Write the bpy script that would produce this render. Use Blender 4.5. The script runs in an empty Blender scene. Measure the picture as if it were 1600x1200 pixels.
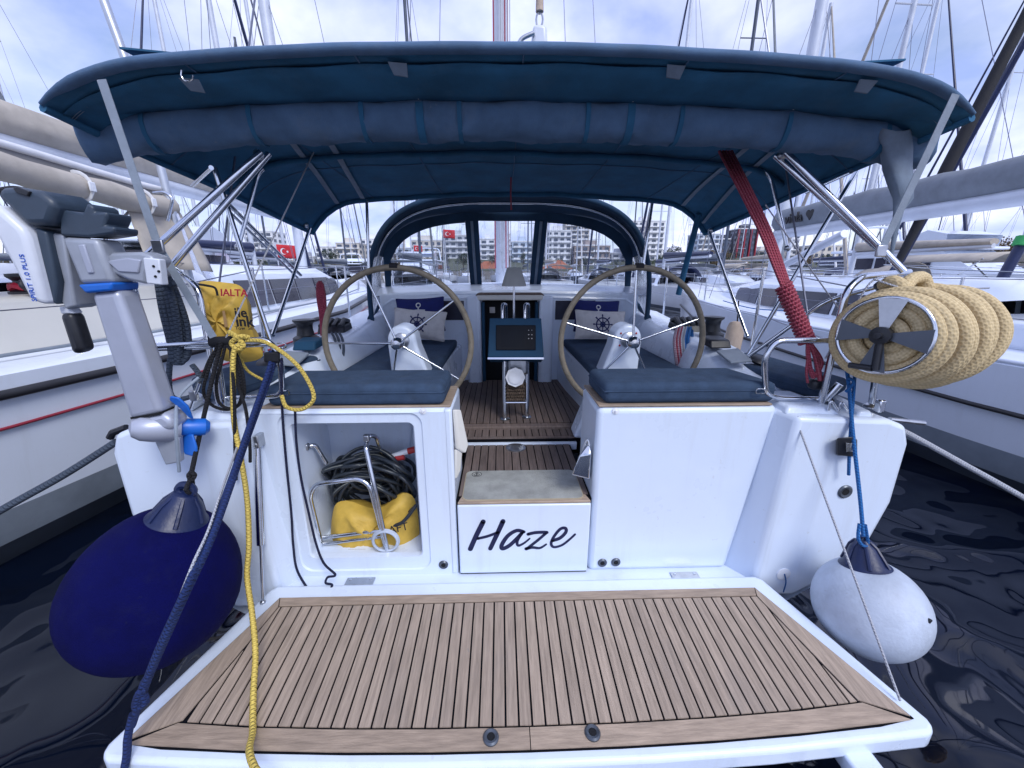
import bpy, bmesh, math, random
from mathutils import Vector, Matrix
R = math.radians
random.seed(7)
scene = bpy.context.scene
col = scene.collection
# ------------------------------------------------------------------ camera, sky, sun, exposure
F_PX, PITCH, CAM_H, YAW, CAM_X = 620.0, R(15.8), 1.85, R(1.6), -0.085
cam_d = bpy.data.cameras.new('Camera'); cam = bpy.data.objects.new('Camera', cam_d); col.objects.link(cam)
cam.location = (CAM_X, 0, CAM_H); cam.rotation_euler = (R(90) - PITCH, 0, -YAW)
cam_d.sensor_width = 36; cam_d.lens = 36 * F_PX / 1600; cam_d.clip_start = .02; cam_d.clip_end = 4000
scene.camera = cam
scene.render.resolution_x, scene.render.resolution_y = 1024, 768
SUN_EL, SUN_AZ = R(46), R(150)            # azimuth clockwise from +Y: behind the camera, to the right
w = bpy.data.worlds.new('World'); scene.world = w; w.use_nodes = True
nt = w.node_tree; nt.nodes.clear(); N = nt.nodes.new; L = nt.links.new
out = N('ShaderNodeOutputWorld'); bg = N('ShaderNodeBackground'); L(bg.outputs[0], out.inputs[0])
sky = N('ShaderNodeTexSky'); sky.sky_type = 'NISHITA'; sky.sun_disc = False
sky.sun_elevation = SUN_EL; sky.sun_rotation = SUN_AZ; sky.air_density = 1.0; sky.dust_density = .6; sky.ozone_density = 2.5
tc = N('ShaderNodeTexCoord'); sep = N('ShaderNodeSeparateXYZ'); L(tc.outputs['Generated'], sep.inputs[0])
def wm(op, a, b):
    n = N('ShaderNodeMath'); n.operation = op
    for i, q in enumerate((a, b)):
        if isinstance(q, (int, float)): n.inputs[i].default_value = q
        else: L(q, n.inputs[i])
    return n.outputs[0]
den = wm('ADD', wm('MAXIMUM', sep.outputs[2], 0.0), .34)
cmb = N('ShaderNodeCombineXYZ'); L(wm('DIVIDE', sep.outputs[0], den), cmb.inputs[0]); L(wm('DIVIDE', sep.outputs[1], den), cmb.inputs[1])
n1 = N('ShaderNodeTexNoise'); n1.inputs['Scale'].default_value = 1.25; n1.inputs['Detail'].default_value = 7; n1.inputs['Roughness'].default_value = .55; n1.inputs['Distortion'].default_value = .35
L(cmb.outputs[0], n1.inputs['Vector'])
r1 = N('ShaderNodeValToRGB'); r1.color_ramp.elements[0].position = .33; r1.color_ramp.elements[1].position = .60; r1.color_ramp.elements[0].color = (.35, .35, .35, 1)
L(n1.outputs[0], r1.inputs[0])
n2 = N('ShaderNodeTexNoise'); n2.inputs['Scale'].default_value = 2.2; n2.inputs['Detail'].default_value = 6; L(cmb.outputs[0], n2.inputs['Vector'])
r2 = N('ShaderNodeValToRGB'); r2.color_ramp.elements[0].position = .38; r2.color_ramp.elements[1].position = .66
r2.color_ramp.elements[0].color = (3.7, 4.5, 8.6, 1); r2.color_ramp.elements[1].color = (8.9, 9.2, 11.2, 1)
L(n2.outputs[0], r2.inputs[0])
mx = N('ShaderNodeMixRGB'); L(r1.outputs[0], mx.inputs[0]); L(sky.outputs[0], mx.inputs[1]); L(r2.outputs[0], mx.inputs[2])
L(mx.outputs[0], bg.inputs[0]); bg.inputs[1].default_value = .10
sd = bpy.data.lights.new('Sun', 'SUN'); sun = bpy.data.objects.new('Sun', sd); col.objects.link(sun)
sd.energy = 1.5; sd.angle = R(22); sd.color = (1, .985, .965)
sdir = Vector((math.sin(SUN_AZ) * math.cos(SUN_EL), math.cos(SUN_AZ) * math.cos(SUN_EL), math.sin(SUN_EL)))
sun.rotation_euler = sdir.to_track_quat('Z', 'Y').to_euler(); sun.location = sdir * 60
vs = scene.view_settings; vs.view_transform = 'Standard'; vs.look = 'None'; vs.gamma = 1; vs.exposure = .58; vs.use_curve_mapping = False

# ------------------------------------------------------------------ helpers
def ray(x, y):
    u, v = (x - 800) / F_PX, (600 - y) / F_PX
    c, s = math.cos(PITCH), math.sin(PITCH); b, z = c + v * s, -s + v * c
    cy, sy = math.cos(YAW), math.sin(YAW)
    return Vector((u * cy + b * sy, -u * sy + b * cy, z))
CAM = Vector((CAM_X, 0, CAM_H))
def AY(x, y, Y): r = ray(x, y); return CAM + r * (Y / r.y)          # sight line met with the plane at distance Y
def AZ(x, y, Z): r = ray(x, y); return CAM + r * ((Z - CAM_H) / r.z)  # ... with the level Z
def AX(x, y, X): r = ray(x, y); return CAM + r * ((X - CAM_X) / r.x)
def spline(pts, n=8, closed=False):
    pts = [Vector(p) for p in pts]; o = []; m = len(pts)
    if m < 3 and not closed: return pts
    for i in range(m if closed else m - 1):
        g = lambda k: pts[k % m] if closed else pts[max(0, min(m - 1, k))]
        a, b, c, d = g(i - 1), g(i), g(i + 1), g(i + 2)
        for k in range(n):
            t = k / n
            o.append(.5 * ((2 * b) + (c - a) * t + (2 * a - 5 * b + 4 * c - d) * t * t + (3 * b - a - 3 * c + d) * t ** 3))
    if not closed: o.append(pts[-1])
    return o
def bend(pts, r=.06, n=5):
    """straight runs with rounded corners"""
    pts = [Vector(p) for p in pts]; o = [pts[0]]
    for i in range(1, len(pts) - 1):
        a, b, c = pts[i - 1], pts[i], pts[i + 1]
        da, dc = (a - b), (c - b); ra = min(r, da.length * .45, dc.length * .45)
        p, q = b + da.normalized() * ra, b + dc.normalized() * ra
        for k in range(n + 1):
            t = k / n; o.append((1 - t) ** 2 * p + 2 * t * (1 - t) * b + t * t * q)
    o.append(pts[-1]); return o
class MB:
    def __init__(s): s.v = []; s.f = []; s.uv = {}
    def add(s, vs, fs):
        o = len(s.v); s.v += [Vector(q) for q in vs]; s.f += [tuple(i + o for i in f) for f in fs]; return s
    def box(s, c, d, rot=None):
        c = Vector(c); vs = []
        for z in (-.5, .5):
            for x, y in ((-.5, -.5), (.5, -.5), (.5, .5), (-.5, .5)):
                p = Vector((x * d[0], y * d[1], z * d[2]))
                if rot: p = rot @ p
                vs.append(c + p)
        return s.add(vs, [(3, 2, 1, 0), (4, 5, 6, 7), (0, 1, 5, 4), (1, 2, 6, 5), (2, 3, 7, 6), (3, 0, 4, 7)])
    def b2(s, x0, x1, y0, y1, z0, z1): return s.box(((x0 + x1) / 2, (y0 + y1) / 2, (z0 + z1) / 2), (abs(x1 - x0), abs(y1 - y0), abs(z1 - z0)))
    def hexa(s, lo, hi):
        """prism between two rings of equal length"""
        n = len(lo); return s.add(list(lo) + list(hi), [tuple(range(n))[::-1], tuple(range(n, 2 * n))] + [(i, (i + 1) % n, n + (i + 1) % n, n + i) for i in range(n)])
    def prism(s, pts, d): pts = [Vector(p) for p in pts]; d = Vector(d); return s.hexa(pts, [p + d for p in pts])
    def loft(s, rings, closed=True, caps=True):
        n = len(rings[0]); o = len(s.v)
        for r in rings: s.v += [Vector(q) for q in r]
        for i in range(len(rings) - 1):
            for k in range(n if closed else n - 1):
                a, b = o + i * n + k, o + i * n + (k + 1) % n; s.f.append((a, b, b + n, a + n))
        if caps and closed: s.f.append(tuple(range(o, o + n))[::-1]); s.f.append(tuple(range(o + (len(rings) - 1) * n, o + len(rings) * n)))
        return s
    def tube(s, pts, r, n=8, closed=False, caps=True, flat=None, up=None):
        pts = [Vector(p) for p in pts]; m = len(pts); rr = r if callable(r) else (lambda t: r)
        T = []
        for i in range(m):
            a = pts[i - 1] if (i or closed) else pts[0]; b = pts[(i + 1) % m] if (i < m - 1 or closed) else pts[-1]
            t = (b - a); T.append(t.normalized() if t.length > 1e-9 else Vector((0, 0, 1)))
        u = Vector(up) if up else (Vector((0, 0, 1)) if abs(T[0].z) < .9 else Vector((0, 1, 0)))
        o = len(s.v); ln = 0; lens = []
        for i in range(m):
            u = (u - T[i] * u.dot(T[i])); u.normalize(); w_ = T[i].cross(u)
            if i: ln += (pts[i] - pts[i - 1]).length
            lens.append(ln); rad = rr(i / max(1, m - 1))
            for k in range(n):
                a = 2 * math.pi * k / n
                s.v.append(pts[i] + u * (math.cos(a) * rad * (flat or 1)) + w_ * (math.sin(a) * rad))
        for i in range(m if closed else m - 1):
            j = (i + 1) % m; l2 = lens[j] if j else ln + (pts[0] - pts[-1]).length
            for k in range(n):
                k2 = (k + 1) % n
                s.uv[len(s.f)] = ((lens[i], k / n), (lens[i], (k + 1) / n), (l2, (k + 1) / n), (l2, k / n))
                s.f.append((o + i * n + k, o + i * n + k2, o + j * n + k2, o + j * n + k))
        if caps and not closed: s.f.append(tuple(range(o, o + n))[::-1]); s.f.append(tuple(range(o + (m - 1) * n, o + m * n)))
        return s
    def lathe(s, prof, c=(0, 0, 0), axis=(0, 0, 1), n=20):
        q = Vector((0, 0, 1)).rotation_difference(Vector(axis)); c = Vector(c); rings = []
        for r_, z in prof: rings.append([c + q @ Vector((r_ * math.cos(2 * math.pi * k / n), r_ * math.sin(2 * math.pi * k / n), z)) for k in range(n)])
        return s.loft(rings)
    def ball(s, c, r, n=12, sq=(1, 1, 1)):
        rings = []
        for i in range(n + 1):
            a = math.pi * i / n; rr = max(1e-4, math.sin(a))
            rings.append([Vector(c) + Vector((r * rr * math.cos(2 * math.pi * k / (2 * n)) * sq[0], r * rr * math.sin(2 * math.pi * k / (2 * n)) * sq[1], -r * math.cos(a) * sq[2])) for k in range(2 * n)])
        return s.loft(rings)
    def grid(s, fn, nu, nv):
        o = len(s.v)
        for j in range(nv + 1):
            for i in range(nu + 1): s.v.append(Vector(fn(i / nu, j / nv)))
        for j in range(nv):
            for i in range(nu):
                a = o + j * (nu + 1) + i; s.f.append((a, a + 1, a + nu + 2, a + nu + 1))
        return s
    def mesh(s, name, m, smooth=40, fix=True):
        me = bpy.data.meshes.new(name); me.from_pydata([tuple(p) for p in s.v], [], s.f)
        if s.uv:
            ul = me.uv_layers.new(name='UVMap')
            for fi, uvs in s.uv.items():
                for k, li in enumerate(me.polygons[fi].loop_indices): ul.data[li].uv = uvs[k]
        if fix:
            bm = bmesh.new(); bm.from_mesh(me); bmesh.ops.recalc_face_normals(bm, faces=bm.faces); bm.to_mesh(me); bm.free()
        if m: me.materials.append(MAT[m] if isinstance(m, str) else m)
        if smooth:
            me.polygons.foreach_set('use_smooth', [True] * len(me.polygons)); me.set_sharp_from_angle(angle=R(smooth))
        me.update(); return me
    def build(s, name, m, parent=None, smooth=40, bevel=0, seg=2, solid=0, sub=0):
        return link(name, s.mesh(name, m, smooth), parent, bevel, seg, solid, sub)
def link(name, me, parent=None, bevel=0, seg=2, solid=0, sub=0):
    o = bpy.data.objects.new(name, me); col.objects.link(o)
    if parent is not None:
        o.parent = parent
        if parent.type == 'EMPTY': o.matrix_parent_inverse = Matrix.Translation(-parent.location)
    if sub: md = o.modifiers.new('Sub', 'SUBSURF'); md.levels = sub; md.render_levels = sub
    if solid: md = o.modifiers.new('Solid', 'SOLIDIFY'); md.thickness = solid; md.offset = 0
    if bevel: md = o.modifiers.new('Bevel', 'BEVEL'); md.width = bevel; md.segments = seg; md.limit_method = 'ANGLE'; md.angle_limit = R(35); md.harden_normals = False
    return o
def tag(o, label=None, cat=None, group=None, kind=None):
    if label: o['label'] = label
    if cat: o['category'] = cat
    if group: o['group'] = group
    if kind: o['kind'] = kind
    return o
def empty(name, loc, label=None, cat=None, group=None):
    o = bpy.data.objects.new(name, None); col.objects.link(o); o.location = loc; o.empty_display_size = .1
    return tag(o, label, cat, group)
KIDS = {}
def copy_tree(o, parent=None):
    c = o.copy(); col.objects.link(c)
    if parent is not None: c.parent = parent
    for ch in o.children: copy_tree(ch, c)
    return c
def tube(name, pts, r, m, parent=None, n=8, **k): return MB().tube(pts, r, n, **k).build(name, m, parent, 60)
def clip(poly, a, b, c):
    """keep a*x+b*y<=c"""
    o = []
    for i in range(len(poly)):
        p, q = poly[i], poly[(i + 1) % len(poly)]; dp, dq = a * p[0] + b * p[1] - c, a * q[0] + b * q[1] - c
        if dp <= 0: o.append(p)
        if dp * dq < 0: t = dp / (dp - dq); o.append((p[0] + (q[0] - p[0]) * t, p[1] + (q[1] - p[1]) * t))
    return o
def planks(poly, pitch, gap, zf, h, m, parent, x_off=0.0):
    xs = [p[0] for p in poly]; i0 = math.floor((min(xs) - x_off) / pitch); i1 = math.ceil((max(xs) - x_off) / pitch)
    for i in range(i0, i1):
        x0, x1 = x_off + i * pitch + gap / 2, x_off + (i + 1) * pitch - gap / 2
        q = clip(clip(poly, -1, 0, -x0), 1, 0, x1)
        if len(q) < 3: continue
        ar = abs(sum(q[k][0] * q[(k + 1) % len(q)][1] - q[(k + 1) % len(q)][0] * q[k][1] for k in range(len(q)))) / 2
        if ar < 2e-4: continue
        MB().prism([(x, y, zf(y)) for x, y in q], (0, 0, h)).build('plank', m, parent, 0)
def text(name, body, size, m, loc, rot, parent=None, depth=.0008, shear=0, sx=1.0, bold=0):
    cu = bpy.data.curves.new(name, 'FONT'); cu.body = body; cu.size = size; cu.extrude = depth; cu.align_x = 'CENTER'; cu.align_y = 'CENTER'; cu.shear = shear; cu.offset = bold * size
    cu.resolution_u = 3
    to = bpy.data.objects.new(name, cu); col.objects.link(to); dg = bpy.context.evaluated_depsgraph_get()
    me = bpy.data.meshes.new_from_object(to.evaluated_get(dg)); bpy.data.objects.remove(to)
    mt = Matrix.Translation(loc) @ (rot.to_matrix().to_4x4() if hasattr(rot, 'to_matrix') else rot.to_4x4()) @ Matrix.Diagonal((sx, 1, 1, 1))
    me.transform(mt); me.materials.clear(); me.materials.append(MAT[m]); return link(name, me, parent)
def basis(xa, n):
    """matrix whose local X runs along xa and local Z along n"""
    n = Vector(n).normalized(); x = Vector(xa); x = (x - n * x.dot(n)).normalized(); y = n.cross(x)
    return Matrix((x, y, n)).transposed()

# ------------------------------------------------------------------ materials
MAT = {}
def M(name, c, rough=.5, metal=0, var=.10, vs_=6, bump=0, bs=60, coat=0, spec=.5, stretch=None, rnd=0):
    m = bpy.data.materials.new(name); m.use_nodes = True; t = m.node_tree; b = t.nodes['Principled BSDF']; n = t.nodes.new; l = t.links.new
    b.inputs['Roughness'].default_value = rough; b.inputs['Metallic'].default_value = metal
    b.inputs['Specular IOR Level'].default_value = spec
    if coat: b.inputs['Coat Weight'].default_value = coat; b.inputs['Coat Roughness'].default_value = .08
    tc = n('ShaderNodeTexCoord'); mp = n('ShaderNodeMapping'); l(tc.outputs['Object'], mp.inputs[0])
    if stretch: mp.inputs['Scale'].default_value = stretch
    no = n('ShaderNodeTexNoise'); no.inputs['Scale'].default_value = vs_; no.inputs['Detail'].default_value = 5; no.inputs['Roughness'].default_value = .62
    l(mp.outputs[0], no.inputs['Vector'])
    cr = n('ShaderNodeValToRGB'); cr.color_ramp.elements[0].position = .3; cr.color_ramp.elements[1].position = .7
    cr.color_ramp.elements[0].color = tuple(max(0, q * (1 - var)) for q in c) + (1,); cr.color_ramp.elements[1].color = tuple(min(1, q * (1 + var * .6)) for q in c) + (1,)
    l(no.outputs[0], cr.inputs[0]); last = cr.outputs[0]
    if rnd:
        oi = n('ShaderNodeObjectInfo'); mr = n('ShaderNodeMapRange'); mr.inputs[3].default_value = 1 - rnd; mr.inputs[4].default_value = 1 + rnd * .7; l(oi.outputs['Random'], mr.inputs[0])
        hv = n('ShaderNodeHueSaturation'); l(last, hv.inputs['Color']); l(mr.outputs[0], hv.inputs['Value']); last = hv.outputs[0]
    l(last, b.inputs['Base Color'])
    rr = n('ShaderNodeMapRange'); rr.inputs[3].default_value = max(.02, rough - .08); rr.inputs[4].default_value = min(1, rough + .1); l(no.outputs[0], rr.inputs[0]); l(rr.outputs[0], b.inputs['Roughness'])
    if bump:
        n3 = n('ShaderNodeTexNoise'); n3.inputs['Scale'].default_value = bs; n3.inputs['Detail'].default_value = 4; l(mp.outputs[0], n3.inputs['Vector'])
        bp = n('ShaderNodeBump'); bp.inputs['Strength'].default_value = bump; bp.inputs['Distance'].default_value = .01; l(n3.outputs[0], bp.inputs['Height']); l(bp.outputs[0], b.inputs['Normal'])
    MAT[name] = m; return m
M('gelcoat', (.67, .755, .885), .28, var=.03, vs_=2.2, bump=.04, bs=140, coat=.25)
M('gelcoat_nb', (.73, .79, .89), .2, var=.05, vs_=1.2, coat=.4)
M('gelcoat_cream', (.66, .65, .60), .4, var=.05, vs_=2)
M('hull_white', (.70, .74, .80), .22, var=.06, vs_=.8, coat=.4)
M('boot_dark', (.05, .065, .09), .5, var=.25, vs_=3)
M('boot_grey', (.23, .27, .32), .5, var=.2, vs_=3)
M('strake', (.02, .02, .025), .5, var=.3)
M('red_line', (.28, .02, .04), .4)
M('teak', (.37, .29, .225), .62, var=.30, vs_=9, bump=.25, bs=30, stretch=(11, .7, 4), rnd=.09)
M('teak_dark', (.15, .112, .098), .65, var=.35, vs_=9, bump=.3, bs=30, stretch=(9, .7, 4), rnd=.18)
M('teak_trim', (.37, .285, .215), .6, var=.3, vs_=9, bump=.2, bs=30, stretch=(1, 8, 4), rnd=.1)
M('caulk', (.004, .0045, .007), .8, var=.2, spec=.1)
M('steel', (.62, .65, .70), .12, metal=1, var=.08, vs_=20)
M('blade_grey', (.10, .115, .14), .35, metal=.6, var=.2)
M('steel_dull', (.5, .52, .55), .3, metal=1, var=.2, vs_=14)
M('alu', (.55, .58, .63), .38, metal=.85, var=.12, vs_=8)
M('mast_white', (.58, .62, .70), .4, metal=.2, var=.1, vs_=3)
M('mast_dark', (.06, .08, .12), .45, var=.2, vs_=3)
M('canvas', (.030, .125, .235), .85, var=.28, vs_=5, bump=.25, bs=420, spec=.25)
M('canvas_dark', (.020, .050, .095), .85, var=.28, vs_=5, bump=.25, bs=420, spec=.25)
M('canvas_hem', (.085, .155, .265), .8, var=.2, vs_=9, bump=.3, bs=420, spec=.3)
M('canvas_tape', (.16, .21, .28), .7, var=.2, vs_=14, bump=.2, bs=300)
M('cushion', (.044, .074, .128), .9, var=.24, vs_=14, bump=.45, bs=480, spec=.2)
M('navy_cover', (.0022, .003, .062), .95, var=.25, vs_=8, bump=.5, bs=320, spec=.12)
M('navy_vinyl', (.006, .015, .065), .4, var=.2, vs_=10, bump=.15, bs=60)
M('fender_white', (.46, .52, .62), .55, var=.2, vs_=5, bump=.2, bs=90)
M('fender_beige', (.44, .35, .28), .75, var=.25, vs_=8, bump=.3, bs=100)
M('black_plastic', (.012, .014, .02), .4, var=.3, vs_=20)
M('dark_void', (.004, .005, .008), .9)
M('motor_dark', (.035, .055, .085), .42, var=.18, vs_=12, bump=.06, bs=200)
M('motor_grey', (.33, .36, .42), .38, metal=.2, var=.12, vs_=12, bump=.05, bs=200)
M('motor_light', (.40, .43, .52), .35, metal=.25, var=.1, vs_=6)
M('motor_white', (.66, .70, .78), .3, var=.08, vs_=8)
M('motor_blue', (.010, .13, .55), .35, var=.12, vs_=10)
M('wheel_leather', (.19, .165, .125), .6, var=.25, vs_=30, bump=.35, bs=160)
M('screen', (.004, .007, .014), .4, var=.3, spec=.12)
M('plotter', (.008, .010, .016), .55, var=.3, spec=.15)
M('pod_blue', (.014, .06, .12), .6, spec=.2, var=.15, vs_=10)
M('pillow_white', (.58, .56, .55), .9, var=.14, vs_=20, bump=.4, bs=300)
M('pillow_navy', (.008, .015, .12), .9, var=.2, vs_=20, bump=.4, bs=300)
M('print_navy', (.008, .015, .10), .8)
M('print_white', (.62, .62, .62), .8)
M('letter_navy', (.008, .012, .06), .35)
M('letter_blue', (.02, .10, .50), .4)
M('letter_red', (.40, .015, .04), .5)
M('letter_black', (.010, .010, .015), .5)
M('bag_yellow', (.58, .38, .06), .6, var=.2, vs_=9, bump=.35, bs=22)
M('bag_tan', (.36, .22, .10), .7)
M('hose', (.022, .030, .042), .35, var=.3, vs_=16)
M('hose_stripe', (.22, .23, .20), .4, var=.2, vs_=16)
M('mat_felt', (.33, .34, .32), .95, var=.28, vs_=9, bump=.5, bs=160)
M('mat_edge', (.40, .34, .24), .9)
M('lamp_shade', (.42, .42, .40), .8, var=.1, bump=.1, bs=200)
M('wicker', (.14, .10, .07), .7, var=.6, vs_=60, bump=1, bs=120)
M('porcelain', (.78, .80, .84), .2)
M('red_plastic', (.42, .02, .02), .4)
M('beige_canvas', (.42, .385, .34), .85, var=.2, vs_=4, bump=.5, bs=9)
M('beige_under', (.16, .16, .17), .85, var=.2, vs_=4)
M('grey_canvas', (.19, .215, .25), .85, var=.2, vs_=4, bump=.5, bs=8)
M('white_tape', (.70, .71, .74), .6)
M('smoked', (.035, .035, .055), .06, var=.2)
M('strap', (.26, .31, .38), .7, var=.15, vs_=20, bump=.3, bs=300)
M('webbing_black', (.006, .007, .012), .8, var=.3, vs_=30, bump=.3, bs=200)
M('wire', (.20, .21, .27), .35, metal=.7)
M('brick_red', (.30, .07, .05), .8, var=.2)
M('flag_red', (.55, .02, .03), .7)
M('bark', (.05, .04, .03), .9, var=.3, bump=.4, bs=8)
M('quay', (.22, .21, .20), .85, var=.2, vs_=.5)
M('land', (.07, .08, .05), .95, var=.4, vs_=.05)
M('roof_tile', (.32, .11, .06), .8, var=.2, vs_=.6)
M('win_glass', (.07, .09, .13), .12, var=.35, vs_=.15)
M('slab', (.74, .76, .80), .7, var=.08, vs_=.3)
for nm, c in (('wall_white', (.76, .77, .80)), ('wall_cream', (.62, .58, .53)), ('wall_grey', (.45, .47, .52)), ('wall_blue', (.48, .56, .68)), ('wall_brown', (.34, .29, .28)), ('wall_dark', (.05, .055, .075)), ('wall_red', (.34, .035, .06))):
    M(nm, c, .8, var=.1, vs_=.2)
def rope_mat(name, c, c2, k=240, n=3, bd=.004):
    m = M(name, c, .85, var=.2, vs_=30); t = m.node_tree; b = t.nodes['Principled BSDF']; N_ = t.nodes.new; l = t.links.new
    uv = N_('ShaderNodeUVMap'); sp = N_('ShaderNodeSeparateXYZ'); l(uv.outputs[0], sp.inputs[0])
    def mm(op, a, q):
        x = N_('ShaderNodeMath'); x.operation = op
        for i, z in enumerate((a, q)):
            if z is None: continue
            if isinstance(z, (int, float)): x.inputs[i].default_value = z
            else: l(z, x.inputs[i])
        return x.outputs[0]
    u = mm('MULTIPLY', sp.outputs[0], k); v = mm('MULTIPLY', sp.outputs[1], 2 * math.pi * n)
    a = mm('SINE', mm('ADD', u, v), None); d = mm('SINE', mm('SUBTRACT', u, v), None)
    h = mm('MAXIMUM', a, d); h2 = mm('MULTIPLY', a, d)
    mxn = N_('ShaderNodeMixRGB'); mr = N_('ShaderNodeMapRange'); mr.inputs[1].default_value = -1; mr.inputs[2].default_value = 1; l(h2, mr.inputs[0])
    l(mr.outputs[0], mxn.inputs[0]); mxn.inputs[1].default_value = c2 + (1,); src = b.inputs['Base Color'].links[0].from_socket; l(src, mxn.inputs[2]); l(mxn.outputs[0], b.inputs['Base Color'])
    bp = N_('ShaderNodeBump'); bp.inputs['Strength'].default_value = .7; bp.inputs['Distance'].default_value = bd; l(h, bp.inputs['Height']); l(bp.outputs[0], b.inputs['Normal'])
def weather(name, amt, tint, sc=(5, 5, .45)):
    t = MAT[name].node_tree; b = t.nodes['Principled BSDF']; n = t.nodes.new; l = t.links.new
    tc = n('ShaderNodeTexCoord'); mp = n('ShaderNodeMapping'); mp.inputs['Scale'].default_value = sc; l(tc.outputs['Object'], mp.inputs[0])
    a = n('ShaderNodeTexNoise'); a.inputs['Scale'].default_value = 2.2; a.inputs['Detail'].default_value = 8; a.inputs['Roughness'].default_value = .7; l(mp.outputs[0], a.inputs[0])
    r = n('ShaderNodeMapRange'); r.inputs[1].default_value = .52; r.inputs[2].default_value = .78; r.inputs[4].default_value = amt; l(a.outputs[0], r.inputs[0])
    s2 = n('ShaderNodeTexNoise'); s2.inputs['Scale'].default_value = 38; s2.inputs['Detail'].default_value = 3; l(tc.outputs['Object'], s2.inputs[0])
    r2 = n('ShaderNodeMapRange'); r2.inputs[1].default_value = .70; r2.inputs[2].default_value = .78; r2.inputs[4].default_value = amt * 1.3; l(s2.outputs[0], r2.inputs[0])
    ad = n('ShaderNodeMath'); ad.operation = 'MAXIMUM'; l(r.outputs[0], ad.inputs[0]); l(r2.outputs[0], ad.inputs[1])
    mx = n('ShaderNodeMixRGB'); src = b.inputs['Base Color'].links[0].from_socket; l(ad.outputs[0], mx.inputs[0]); l(src, mx.inputs[1]); mx.inputs[2].default_value = tint + (1,); l(mx.outputs[0], b.inputs['Base Color'])
weather('gelcoat', .24, (.42, .42, .40)); weather('gelcoat_nb', .14, (.42, .43, .42)); weather('hull_white', .2, (.40, .40, .38)); weather('fender_white', .35, (.22, .23, .24), (4, 4, 2)); weather('navy_cover', .4, (.012, .014, .05), (6, 6, 6)); weather('canvas', .35, (.09, .15, .21), (3, 3, 3)); weather('canvas_hem', .4, (.16, .20, .25), (3, 3, 3))
weather('teak', .45, (.24, .21, .19), (3, 1.2, 3)); weather('teak_dark', .4, (.20, .18, .18), (3, 2, 3)); weather('cushion', .3, (.09, .11, .14), (6, 6, 6))
rope_mat('rope_tan', (.68, .54, .31), (.50, .38, .20), 265, 8, .0014)
rope_mat('rope_yellow', (.78, .60, .14), (.50, .36, .07), 420, 2)
rope_mat('rope_blue', (.007, .028, .14), (.004, .014, .07), 420, 2)
rope_mat('rope_sky', (.02, .17, .48), (.01, .09, .28), 500, 2)
rope_mat('rope_black', (.010, .011, .016), (.004, .004, .007), 500, 2)
rope_mat('rope_navy', (.008, .014, .06), (.004, .006, .03), 500, 2)
rope_mat('rope_grey', (.075, .10, .14), (.035, .05, .08), 360, 2)
rope_mat('rope_red', (.30, .012, .045), (.40, .11, .14), 420, 2)
rope_mat('rope_white', (.55, .57, .62), (.34, .36, .42), 500, 2)
rope_mat('rope_mauve', (.30, .17, .24), (.5, .42, .46), 420, 2)
# water: dark, glossy, slow ripples
m = bpy.data.materials.new('water'); m.use_nodes = True; MAT['water'] = m; t = m.node_tree; b = t.nodes['Principled BSDF']
b.inputs['Base Color'].default_value = (.0018, .004, .012, 1); b.inputs['Roughness'].default_value = .03; b.inputs['IOR'].default_value = 1.48
tcn = t.nodes.new('ShaderNodeTexCoord'); hs = []
for sc, ds, wt in ((.7, 1.8, .9), (1.9, .9, .22), (7, .2, .006)):
    q = t.nodes.new('ShaderNodeTexNoise'); q.inputs['Scale'].default_value = sc; q.inputs['Detail'].default_value = .6; q.inputs['Distortion'].default_value = ds
    t.links.new(tcn.outputs['Object'], q.inputs['Vector']); ml = t.nodes.new('ShaderNodeMath'); ml.operation = 'MULTIPLY'; ml.inputs[1].default_value = wt; t.links.new(q.outputs[0], ml.inputs[0]); hs.append(ml.outputs[0])
ad = hs[0]
for q in hs[1:]:
    x = t.nodes.new('ShaderNodeMath'); t.links.new(ad, x.inputs[0]); t.links.new(q, x.inputs[1]); ad = x.outputs[0]
bp = t.nodes.new('ShaderNodeBump'); bp.inputs['Strength'].default_value = .85; bp.inputs['Distance'].default_value = .22; t.links.new(ad, bp.inputs['Height']); t.links.new(bp.outputs[0], b.inputs['Normal'])
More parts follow.
